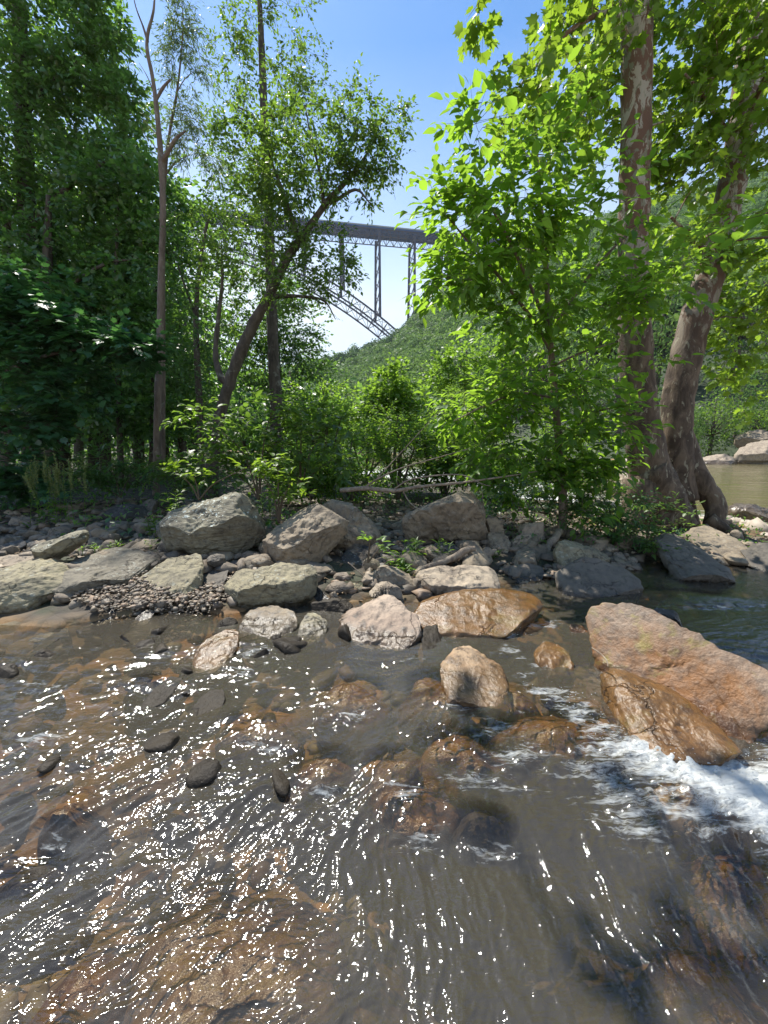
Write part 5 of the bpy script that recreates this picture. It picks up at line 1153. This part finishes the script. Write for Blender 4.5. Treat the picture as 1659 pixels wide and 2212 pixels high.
# left edge: two big dark trees
MK = 13.0
tree('maple', 'huge dark green tree filling the upper left corner', 'tree', at(60, 1030, MK),
     [([(70,1060,MK),(78,900,MK),(72,700,MK),(60,500,MK),(50,250,MK),(40,0,MK),(40,-300,MK)], [.32,.29,.26,.24,.2,.16,.1]),
      ([(60,500,MK),(130,420,12.6),(210,360,12.4),(280,330,12.2)], [.1,.07,.05,.015]),
      ([(65,560,MK),(10,460,12.6),(-60,380,12.2)], [.1,.06,.025]),
      ([(50,250,MK),(110,180,12.8),(180,120,12.6)], [.08,.06,.02]),
      ([(72,700,MK),(150,620,12.0),(230,570,11.8),(300,560,11.6)], [.08,.06,.04,.012])],
     [(110,90,120,120,13.0,1.5,110),(30,230,130,150,13.0,1.5,120),(170,230,110,110,13.0,1.3,100),(235,340,75,90,12.8,1.0,66),(100,400,140,120,12.7,1.4,125),(240,450,90,90,12.5,1.0,80),(290,520,55,70,12.4,.8,40),(0,60,120,120,13.0,1.5,64),(205,150,50,70,13.0,.9,34),(190,40,60,70,13.0,.9,36),(215,90,36,60,13.0,.7,24),(262,215,44,44,12.9,.7,30),(292,300,44,50,12.8,.7,30),(318,400,34,50,12.6,.6,22),(225,10,30,40,13.0,.6,12),
      (60,550,140,110,12.6,1.4,100),(200,570,110,80,12.4,1.1,80),(120,640,130,60,12.2,1.2,60),(-150,300,150,300,13.0,1.8,70),(50,-130,180,110,13.3,1.5,50)],
     L_DARK, BARK, 'ovate', 0.165, 5, 7, .55, .35, .6, .15, brad=.016, tr=.003, thr=-0.22, fr=.8)
tree('maple', 'shorter tree with layered blue green star shaped leaves at the left edge', 'tree', at(-60, 1040, 7.7),
     [([(-70,1120,7.7),(-60,950,7.7),(-40,780,7.7),(-10,640,7.7)], [.14,.12,.09,.04]),
      ([(-50,850,7.7),(40,790,7.4),(140,760,7.2),(240,750,7.1)], [.05,.04,.025,.008]), ([(-40,780,7.7),(60,700,7.4),(160,680,7.3)], [.05,.035,.01]),
      ([(-55,930,7.7),(20,920,7.3),(90,930,7.1)], [.04,.025,.01])],
     [(60,700,110,50,7.4,.8,52),(180,720,100,34,7.3,.6,36),(280,750,60,24,7.2,.4,14),(40,790,110,50,7.3,.8,46),(150,830,70,36,7.3,.6,24),(60,900,80,40,7.2,.6,26),(20,1000,60,30,7.0,.5,18),(40,1050,60,28,6.9,.4,12),(-100,850,100,250,7.6,1,50),(20,620,90,50,7.6,.8,26)],
     L_BLUE, BARK, 'lobed', 0.15, 6, 7, .42, .35, .85, .1, brad=.014, tr=.0025, thr=-0.35, fr=1.6)

# forest behind, left: trunks one can tell apart in the shade
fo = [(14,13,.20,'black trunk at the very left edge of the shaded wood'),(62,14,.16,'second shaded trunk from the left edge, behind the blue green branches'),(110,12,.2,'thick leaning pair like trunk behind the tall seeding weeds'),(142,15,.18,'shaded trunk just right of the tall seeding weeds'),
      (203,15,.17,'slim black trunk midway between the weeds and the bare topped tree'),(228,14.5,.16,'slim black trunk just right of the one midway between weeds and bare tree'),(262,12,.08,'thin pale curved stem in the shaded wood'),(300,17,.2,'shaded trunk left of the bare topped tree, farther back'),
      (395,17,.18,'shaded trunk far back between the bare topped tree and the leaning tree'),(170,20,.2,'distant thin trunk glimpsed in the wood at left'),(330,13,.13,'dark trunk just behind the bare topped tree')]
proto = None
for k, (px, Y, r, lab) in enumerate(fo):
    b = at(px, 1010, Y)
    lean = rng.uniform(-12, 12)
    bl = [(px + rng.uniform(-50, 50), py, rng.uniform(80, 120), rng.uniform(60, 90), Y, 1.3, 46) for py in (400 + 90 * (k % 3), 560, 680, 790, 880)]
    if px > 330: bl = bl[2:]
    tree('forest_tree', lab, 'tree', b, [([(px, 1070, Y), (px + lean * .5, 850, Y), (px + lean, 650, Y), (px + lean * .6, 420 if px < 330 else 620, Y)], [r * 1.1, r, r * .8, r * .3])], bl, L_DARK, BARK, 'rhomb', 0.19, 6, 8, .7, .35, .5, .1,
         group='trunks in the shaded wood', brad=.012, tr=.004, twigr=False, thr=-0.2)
# deeper wood closing the view
def farwood():
    lm = MB(); tm = MB()
    for k in range(46):
        x = rng.uniform(-34, -1.5); y = rng.uniform(19, 34) ; x -= (y - 19) * .3
        zt = rng.uniform(7, 12) if x < -9 else rng.uniform(3.5, 5.5)
        zt += (y - 19) * .15
        zb = float(ground_z(np.array([x]), np.array([y]))[0]); segs(tm, [[x, y, zb - .3]], [[x + rng.uniform(-.5, .5), y, zt]], .2, .06, 7)
        n = 520; d = rv(n) * (rng.uniform(0, 1, n) ** .4)[:, None]; P = np.array([x, y, zb + zt * .55]) + d * np.array([2.3, 2.3, zt * .5])
        P = P[P[:, 2] > .1]; leaves(lm, P, rv(len(P)), np.array([0, 0, .6]) + rv(len(P)) * .8, rng.uniform(.25, .5, len(P)), 'rhomb')
    x = rng.uniform(-60, -2, 9000); y = rng.uniform(24, 40, 9000); x = x - (y - 20) * .35; ok = x * RN[0] + y * RN[1] < 10; x, y = x[ok], y[ok]
    P = np.stack([x, y, ground_z(x, y) + rng.uniform(0, 5, len(x))], -1); leaves(lm, P, rv(len(P)), np.array([0, 0, .6]) + rv(len(P)) * .8, rng.uniform(.4, .8, len(P)), 'rhomb')
    b = tm.build('trunk_stand', BARK); tag(b, 'crowded dark tree stems deep inside the left wood', 'woodland', kind='stuff')
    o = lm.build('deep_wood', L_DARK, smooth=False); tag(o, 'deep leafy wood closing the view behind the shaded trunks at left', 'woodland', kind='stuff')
farwood()

# middle distance: bushes and small trees between the shore and the gap
for px, py, rx, ry, Y, lab, mat, lf, ls in [
    (850,850,60,60,11,'bright yellow green bushy tree in the middle of the gap', L_LIGHT,'lobed',.12),
    (790,900,70,70,13,'mid green willow like tree left of the bright bush', L_LIGHT,'lance',.16),
    (760,990,90,50,8.5,'shady green bush behind the pointed boulder', L_SAP,'ovate',.09),
    (920,960,80,70,10,'green bush right of the bright bush with the rapids behind', L_LIGHT,'ovate',.10),
    (700,880,70,60,11,'leafy tree between the dense dark tree and the gap', L_LIGHT,'ovate',.11),
    (1020,900,60,90,14,'tall willow like tree behind the sapling', L_LIGHT,'lance',.18),
    (1000,790,60,60,16,'pale green tree crown behind the left branches of the sapling', L_LIGHT,'rhomb',.18),
    (860,930,80,50,9,'bright bush in the middle right behind the dead branch', L_LIGHT,'ovate',.10),
    (960,930,80,70,9.5,'spreading light green bush left of the sapling', L_LIGHT,'ovate',.11),
    (1180,960,90,60,10,'bright bush showing behind the sapling stem', L_LIGHT,'ovate',.11),
    (1080,1010,60,36,9,'low leafy bush in front of the white rapids', L_LIGHT,'ovate',.10),
    (670,1010,60,40,8,'small green bush just behind the rounded boulder', L_LIGHT,'ovate',.09)]:
    bl = [(px,py,rx,ry,Y,rx*Y/F*.9,70),(px-rx*.4,py+ry*.6,rx*.9,ry*.8,Y,rx*Y/F*.8,46),(px+rx*.4,py+ry*.7,rx*.8,ry*.7,Y,rx*Y/F*.8,40)]
    yb = 1080 if Y < 10 else 1055
    tree('bush' if 'bush' in lab and 'bushy' not in lab else 'small_tree', lab, 'bush' if 'bush' in lab and 'bushy' not in lab else 'tree', at(px, yb, Y), [([(px,yb,Y),(px+5,py+ry*.6,Y),(px-4,py,Y),(px,py-ry*.7,Y)],[.05,.04,.025,.008])] + [([(px,yb,Y),(px+s*rx*.5,py+ry*.5,Y),(px+s*rx*.8,py-ry*.1,Y)],[.03,.02,.006]) for s in (-1,1)], bl, mat, BARK, lf, ls, 4, 7, .42, .3, .6, .1, brad=.01, tr=.0025, thr=-0.35)

# leafy seedlings in front
def seedling(name, lab, cat, px, py, Y, blobs, mat=L_LIGHT, leaf='ovate', ls=.12, **kw):
    b = at(px, py, Y)
    st = [([(px, py, Y), ((px * 2 + bx) / 3, (py + by * 2) / 3 + 10, Y), (bx, by, Y2)], [.014, .009, .004]) for bx, by, rx, ry, Y2, dy, n in blobs]
    return tree(name, lab, cat, b, st, blobs, mat, TWIG, leaf, ls, kw.get('twigs', 2), kw.get('nl', 5), kw.get('tl', .28), kw.get('droop', .4), .85, .05, brad=.006, tr=.0018, thr=-2, sides=6)
seedling('shrub', 'glossy green leafy shrub behind the lichen spotted boulder, left half', 'shrub', 560, 1080, 6.0, [(450,910,50,34,6,.4,16),(520,950,70,50,6,.5,26),(460,1000,60,40,6,.4,18),(560,1010,60,40,6,.4,18),(590,880,40,24,6,.3,8)], L_MID, ls=.15)
seedling('shrub', 'broad leaved shrub above the rounded boulder, taller than its neighbour', 'shrub', 650, 1070, 6.2, [(650,890,60,26,6.2,.4,14),(700,930,60,40,6.2,.4,20),(640,950,60,44,6.2,.5,22),(720,990,60,36,6.2,.4,16),(640,1020,60,30,6.2,.4,14)], L_MID, ls=.15)
seedling('seedling', 'bright sunlit seedling standing between the two biggest left boulders', 'plant', 602, 1130, 4.9, [(600,1000,36,16,4.8,.15,5),(570,1030,30,14,4.8,.15,4),(630,1040,30,12,4.8,.15,4),(610,1070,36,12,4.8,.15,4)], L_SYC, ls=.13, nl=4, tl=.16)
seedling('seedling', 'small yellow green sprig reaching out left of the bright seedling', 'plant', 430, 1080, 5.2, [(375,1015,24,10,5.2,.15,4),(420,1030,26,10,5.2,.15,4),(530,1012,30,10,5.1,.15,3)], L_SYC, ls=.12, nl=4, tl=.16)
seedling('seedling', 'tiny bright seedling on top of the rounded boulder', 'plant', 672, 1085, 4.9, [(668,1070,16,6,4.9,.08,2)], L_SYC, ls=.10, nl=3, tl=.1)
seedling('bush', 'low dark bush with small leaves at the foot of the twin trunked tree', 'bush', 1330, 1160, 5.6, [(1290,1060,60,40,5.7,.5,34),(1350,1100,60,40,5.5,.5,34),(1260,1110,60,40,5.6,.5,30),(1380,1150,44,30,5.3,.4,18),(1320,1150,50,26,5.4,.4,20)], L_DARK, ls=.07, twigs=4, nl=6, tl=.22)
seedling('bush', 'trailing green shoots with pointed leaves hanging over the shaded mound', 'plant', 1400, 1120, 5.6, [(1430,1100,34,16,5.3,.2,6),(1400,1180,30,30,5.0,.25,9),(1380,1220,30,16,4.8,.2,6),(1470,1130,20,10,5.3,.1,3)], L_MID, ls=.085, nl=6)
seedling('bush', 'dark small leaved undergrowth beneath the sapling', 'bush', 1180, 1110, 6.2, [(1130,1060,60,30,6.2,.5,34),(1060,1080,40,24,6.3,.4,16),(1200,1090,60,30,6.0,.4,30),(1240,1040,60,40,6.3,.5,30)], L_DARK, ls=.07, twigs=4, nl=6, tl=.22)
seedling('seedling', 'lone seedling with round leaves in front of the pointed boulder', 'plant', 795, 1215, 4.1, [(800,1168,22,8,4.1,.08,3),(820,1185,18,8,4.1,.08,2)], L_LIGHT, 'ovate', ls=.09, nl=3, tl=.1)
seedling('branch', 'close up spray of large leaves hanging in from the right edge', 'branch', 1800, 420, 2.3, [(1655,460,40,24,2.3,.12,2),(1590,520,10,20,2.3,.06,1),(1690,530,40,40,2.3,.12,2)], L_SAP, 'ovate', ls=.15, nl=2, tl=.14)

seedling('bush', 'low dark green bush in the shade left of the bare topped tree', 'bush', 260, 1075, 8.2, [(230,1000,60,30,8.2,.5,26),(290,1020,50,30,8.2,.5,22),(200,1040,50,24,8.2,.5,18)], L_DARK, ls=.11, twigs=4, nl=6, tl=.3)
seedling('bush', 'dark fern like bush under the blue green branches at the left edge', 'bush', 60, 1085, 7.6, [(40,1050,60,30,7.6,.5,26),(100,1060,40,24,7.6,.4,16)], L_BLUE, ls=.10, twigs=4, nl=6, tl=.28)
seedling('bush', 'leafy bush between the bare topped tree and the glossy shrub', 'bush', 385, 1080, 7.4, [(370,1020,50,34,7.4,.5,26),(420,1050,44,26,7.4,.4,18)], L_MID, ls=.10, twigs=4, nl=6, tl=.28)
# strap leaved weeds
def weed(name, lab, px, py, Y, n, hpx, ls, mat=L_LIGHT, stems=1, spread=10, seedhead=False, cat='plant'):
    b = at(px, py, Y); t = thing(name, b, lab, cat); SS = []; lm = MB(); hm = MB(); sc = Y / F
    for s in range(stems):
        sm = MB()
        x0 = b + np.array([rng.normal() * spread * sc * .5, rng.normal() * .08, 0]); h = hpx * sc * rng.uniform(.7, 1.05)
        top = x0 + np.array([rng.normal() * h * .10, rng.normal() * h * .06, h])
        Q = smooth_path([x0 - [0, 0, .05], (x0 + top) / 2 + rng.normal(size=3) * .02 * h, top], 8); segs(sm, Q[:-1], Q[1:], .004, .003, 4); SS.append(sm)
        k = rng.uniform(.05, .95 if not seedhead else .6, n); P = x0 + (top - x0) * k[:, None]; a = rng.uniform(0, 2 * pi, n)
        ax = np.stack([np.cos(a), np.sin(a), rng.uniform(.2, .9, n)], -1)
        leaves(lm, P, ax, np.array([0, 0, 1.0]) + rv(n) * .3, ls * rng.uniform(.6, 1.2, n), 'lance')
        if seedhead:
            for br_ in range(rng.integers(2, 5)):
                f0 = rng.uniform(.55, .85); s0 = x0 + (top - x0) * f0; e0 = s0 + np.array([rng.normal() * .05, rng.normal() * .05, h * rng.uniform(.14, .24)])
                m_ = 46; kk = rng.uniform(0, 1, m_); C = s0 + (e0 - s0) * kk[:, None] + rv(m_) * .010; leaves(hm, C, rv(m_), rv(m_), .020, 'rhomb')
                segs(sm, [s0], [e0], .002, .001, 3)
            m_ = 80; kk = rng.uniform(.6, 1.05, m_); C = x0 + (top - x0) * kk[:, None] + rv(m_) * .012; leaves(hm, C, rv(m_), rv(m_), .024, 'rhomb')
    for sm in SS: sm.build('stem', L_MID, t)
    lm.build('leaves', mat, t)
    if seedhead: hm.build('seed_heads' if stems > 3 else 'seed_head', SEED, t)['kind'] = 'stuff'
    return t
SEED = leaf_mat('seed_head_green', (0.15, 0.20, 0.06), (0.25, 0.27, 0.10), (0.3, 0.35, 0.1), .3)
weed('tall_weeds', 'clump of tall weeds with pale green seed spikes by the shaded wood', 118, 1150, 6.0, 12, 170, .15, L_LIGHT, 13, 60, True)
weed('weed', 'single seeding weed stalk right of the tall clump', 172, 1060, 7.0, 6, 70, .14, L_LIGHT, 2, 16, True)
for lab, px, py, Y, h, st_, n, ls, spr in [('narrow leaved weed standing left of the lichen spotted boulder', 320, 1165, 5.2, 60, 3, 14, .13, 20), ('taller narrow leaved weed behind the left end of the lichen spotted boulder', 382, 1130, 5.4, 75, 3, 16, .12, 16),
     ('spreading bright weeds in the sunlit gap left of the lichen spotted boulder', 300, 1200, 4.9, 40, 9, 10, .10, 70), ('grassy green tuft in the middle of the bank', 868, 1255, 4.3, 60, 12, 9, .16, 24), ('broad toothed weed between the pointed and square boulders', 885, 1215, 4.6, 56, 6, 9, .17, 22),
     ('small grassy weed in front of the massive square boulder', 945, 1215, 4.6, 55, 5, 8, .12, 20), ('low weeds at the foot of the lower tan rock', 1065, 1215, 4.8, 30, 6, 9, .07, 24), ('yellow green low leaves on the broad slab', 215, 1185, 4.7, 14, 6, 7, .08, 30), ('weeds beside the seedling between the two biggest left boulders', 585, 1110, 5.1, 50, 6, 12, .09, 24)]:
    weed('weed', lab, px, py, Y, n, h, ls, L_LIGHT, st_, spr)

# ground cover of the wood
x = rng.uniform(-22, 3, 26000); y = rng.uniform(5.2, 22, 26000)
ok = (x * RN[0] + y * RN[1] < 10.8) & (pn(np.stack([x * .7, y * .7, 0 * x], -1)) > -0.25) & ((x < -1.5 - 0 * y) | (y > 7)) & ~((x < -2.5) & (y < 7.0) & (pn(np.stack([x * 1.1, y * 1.1, 0 * x + 5], -1)) < -.02))
x, y = x[ok], y[ok]; hgt = rng.uniform(0, .30, len(x)); lm = MB()
P = np.stack([x, y, ground_z(x, y) + hgt * (1 + 1.2 * (y > 8))], -1); leaves(lm, P, rv(len(P)) + np.array([0, 0, .2]), np.array([0, 0, 1.]) + rv(len(P)) * .5, rng.uniform(.05, .12, len(P)), 'ovate')
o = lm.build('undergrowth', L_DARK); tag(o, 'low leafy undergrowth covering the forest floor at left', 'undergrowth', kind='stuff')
x = rng.uniform(1.2, 8.5, 5000); y = rng.uniform(4.9, 9.5, 5000); ok = (x * RN[0] + y * RN[1] < 11) & (pn(np.stack([x * 1.3, y * 1.3, 0 * x], -1)) > 0.0); x, y = x[ok], y[ok]; lm = MB()
P = np.stack([x, y, ground_z(x, y) + rng.uniform(0, .2, len(x))], -1); leaves(lm, P, rv(len(P)), np.array([0, 0, 1.]) + rv(len(P)) * .5, rng.uniform(.04, .08, len(P)), 'ovate')
o = lm.build('bank_plants', L_DARK); tag(o, 'small dark leaves growing on the bank beneath the right hand trees', 'undergrowth', kind='stuff')

x = rng.uniform(-6.5, 6.5, 5200); y = rng.uniform(3.5, 8, 5200); ok = (y > bankline(x) + .05) & (x * RN[0] + y * RN[1] < 10.5); x, y = x[ok], y[ok]; lm = MB()
P = np.stack([x, y, ground_z(x, y) + rng.uniform(0.005, .05, len(x))], -1); leaves(lm, P, rv(len(P)) * [1, 1, .2], np.array([0, 0, 1.]) + rv(len(P)) * .5, rng.uniform(.02, .07, len(P)), 'ovate')
a = rv(len(P)) * [1, 1, .15]; k = rng.uniform(0, 1, len(P)) < .16; segs(lm, P[k], P[k] + a[k] * rng.uniform(.08, .4, k.sum())[:, None], .004, .002, 3)
o = lm.build('leaf_litter', plain_mat('dry_litter', (0.16, 0.11, 0.065), nz=20)); tag(o, 'dry brown leaves and twigs strewn between the bank rocks', 'leaf litter', kind='stuff')

# far river bank: trees one can tell apart
for k, (px, Y, hp, mat) in enumerate([(1420,62,90,L_FAR),(1475,58,105,L_FAR),(1530,60,150,L_MID),(1580,64,120,L_FAR),(1625,60,90,L_LIGHT),(1665,66,170,L_FAR),(1330,80,190,L_FAR),(1250,90,200,L_LIGHT),(1160,105,190,L_FAR),(1080,120,180,L_LIGHT),(1000,140,160,L_FAR),(930,160,130,L_FAR),(870,185,90,L_FAR),(1700,58,130,L_FAR),(1560,85,240,L_FAR),(1640,90,280,L_FAR),(1480,88,230,L_FAR),(1400,95,220,L_FAR)]):
    yb = 985 if Y > 58 else 990
    p = at(px, yb, Y); p[2] = hill_z(np.array([p[0]]), np.array([p[1]]))[0] if p[0]*.856+p[1]*.517>75 else -0.3; p[2] = max(p[2], -0.3)
    H = hp * Y / F; lm = MB(); tm = MB(); t = thing('riverside_tree', p, '', 'tree', 'trees along the far river bank')
    ords = ['first','second','third','fourth','fifth','sixth','seventh','eighth','ninth','tenth','eleventh','twelfth','thirteenth','fourteenth']
    tube(tm, [p + [0, 0, -1], p + [0.2, 0, H * .4], p + [0, 0, H * .85]], [H * .03, H * .02, H * .006], 8)
    cl = 46
    d = rv(cl) * (rng.uniform(.3, 1, cl) ** .5)[:, None]; C = p + np.array([0, 0, H * .55]) + d * np.array([H * .36, H * .36, H * .46])
    segs(tm, np.repeat((p + [0, 0, H * .35])[None], cl, 0), C, H * .006, .02, 3)
    nf = int(np.clip(3400000 / Y / Y, 500, 2600)) // 20
    for c in C:
        q = rv(nf); q[:, 2] *= .7; Pq = c + q * H * .125 * (1 + .3 * pn(q * 2 + c))[:, None]
        leaves(lm, Pq, rv(nf), q + np.array([0, 0, .5]) + rv(nf) * .5, H * .034 * rng.uniform(.6, 1.3, nf) * (1.25 if nf < 60 else 1), 'rhomb')
    tm.build('trunk', BARK, t); lm.build('crown', mat, t, smooth=False)
    t['px'] = px
RT = sorted([o for o in COL.objects if o.name.startswith('riverside_tree')], key=lambda o: (o['px']))
pos = {870:'farthest riverside tree, deepest in the gap left of the sapling', 930:'riverside tree second deepest in the gap, left of the sapling', 1000:'mid green riverside tree seen through the left branches of the sapling', 1080:'riverside tree glimpsed behind the left half of the sapling', 1160:'riverside tree behind the stem of the sapling', 1250:'riverside tree just right of the sapling stem', 1330:'riverside tree seen left of the thicker twin trunk',
       1400:'tall riverside tree directly behind the thicker twin trunk', 1420:'low riverside tree at the foot of the gap between the twin trunks', 1475:'rounded riverside tree seen in the gap between the two twin trunks', 1480:'tall hillside tree behind the second twin trunk', 1530:'pyramid shaped riverside tree right of the second twin trunk', 1560:'tall hillside tree above the pyramid shaped tree', 1580:'riverside tree behind the grey bank boulders at right', 1625:'short bright green riverside tree above the pale bank boulder', 1640:'tallest dark hillside tree near the right edge', 1665:'dark riverside tree at the right edge', 1700:'riverside tree half cut by the right edge'}
for o in RT: o['label'] = pos[o['px']]; del o['px']

# ------------------------------------------------------------------ driftwood, branches, roots
mb = MB(); b = thing('dead_branch', at(760, 1052, 5.4), 'long forked dead branch lying from the pointed boulder across to the square boulder', 'branch')
tube(mb, [at(735,1060,5.4), at(790,1055,5.35), at(850,1060,5.3), at(900,1052,5.2), at(1000,1042,5.1), at(1100,1028,5.1), at(1160,1018,5.2)], [.035,.033,.028,.022,.016,.010,.005], 8, rough=.2, fr=8)
mb.build('main_stem', DRIFT, b)
for pts, r in [([(785,1055,5.35),(815,1035,5.3),(870,1010,5.2),(940,990,5.1),(1010,970,5.0)], .014), ([(810,1038,5.3),(850,995,5.3),(910,930,5.3),(985,850,5.3)], .008), ([(850,1058,5.3),(890,1035,5.2),(990,1025,5.0),(1040,1045,4.9),(1060,1050,4.9)], .013), ([(870,1060,5.3),(885,1085,5.2),(905,1100,5.1),(920,1105,5.1)], .011), ([(1040,1052,4.9),(1045,1100,4.9),(1050,1200,4.9)], .005), ([(990,1140,5.0),(1025,1090,5.0),(1060,1060,5.0)], .003)]:
    mb = MB(); tube(mb, [at(*p) for p in pts], np.linspace(r, r * .3, len(pts)), 6, rough=.15, fr=8); mb.build('side_branch', DRIFT, b)
for nm, lab, cat, pts, rr_ in [('driftwood_log', 'pale crooked driftwood log with a knobbed end beside the flat pale rock', 'driftwood', [C6(1180,640)+(4.2,), C6(1300,590)+(4.3,), C6(1420,550)+(4.4,), C6(1510,510)+(4.4,), C6(1560,475)+(4.4,), C6(1615,465)+(4.4,)], [.02,.035,.038,.045,.04,.03]),
    ('root', 'pale twisted root hanging beside the rounded boulder', 'root', [C6(720,560)+(4.2,), C6(715,600)+(4.1,), C6(740,650)+(4.0,), C6(800,690)+(3.95,), C6(840,715)+(3.9,)], [.022,.022,.026,.024,.014]),
    ('stick', 'thin dry twig across the dark gap below the pointed boulder', 'stick', [C6(860,550)+(4.1,), C6(930,610)+(4.05,), C6(985,665)+(4.0,)], [.006,.006,.004]),
    ('stick', 'thin branching twig lying right of the lone seedling', 'stick', [C6(900,600)+(4.3,), C6(1000,560)+(4.3,), C6(1060,520)+(4.3,), C6(1200,510)+(4.3,)], [.007,.006,.005,.003]),
    ('stick', 'dry twig lying on the wet left end of the huge orange boulder', 'stick', [C7(720,950)+(2.3,), C7(770,985)+(2.22,), C7(800,1020)+(2.16,), C7(805,1050)+(2.12,)], [.004,.004,.003,.002]),
    ('stick', 'pale stick lying in shade left of the flat blue grey slab', 'stick', [C5(80,240)+(6.3,), C5(200,236)+(6.3,), C5(330,242)+(6.2,)], [.012,.012,.008]),
    ('root', 'root of the sapling curling down onto the pale stones', 'root', [C7(545,330)+(5.3,), C7(520,370)+(5.1,), C7(490,400)+(5.0,), C7(480,470)+(4.8,)], [.05,.045,.04,.02]),
    ('stick', 'long dark drift stick at the pool edge under the dappled boulders', 'stick', [C7(1380,520)+(4.9,), C7(1450,545)+(4.8,), C7(1540,560)+(4.6,), C7(1600,590)+(4.5,)], [.02,.025,.02,.012]),
    ('stick', 'short black driftwood beside the twin trunks on the river shore', 'stick', [C7(1390,290)+(7.2,), C7(1430,275)+(7.2,), C7(1462,272)+(7.2,)], [.05,.04,.03])]:
    P = np.array([at(*p) for p in pts]); mb = MB(); tube(mb, P, rr_, 9, rough=.3, fr=7, seed=len(lab)); o = mb.build(nm, DRIFT, origin=P[0]); tag(o, lab, cat)

# ------------------------------------------------------------------ the air of the gorge
hz = MB(); x0, x1, y0, y1, z0, z1 = -1000, 1000, -80, 980, -4, 420
hz.add([[x0,y0,z0],[x1,y0,z0],[x1,y1,z0],[x0,y1,z0],[x0,y0,z1],[x1,y0,z1],[x1,y1,z1],[x0,y1,z1]], [np.array([[0,3,2,1],[4,5,6,7],[0,1,5,4],[1,2,6,5],[2,3,7,6],[3,0,4,7]])])
m, nt, out = newmat('haze_air'); pv = N(nt, 'ShaderNodeVolumePrincipled'); pv.inputs['Color'].default_value = (0.80, 0.88, 1.0, 1); pv.inputs['Density'].default_value = 0.00009; pv.inputs['Anisotropy'].default_value = 0.3
nt.links.new(pv.outputs[0], out.inputs['Volume'])
if HAZE: o = hz.build('haze', m, smooth=False); tag(o, kind='stuff')
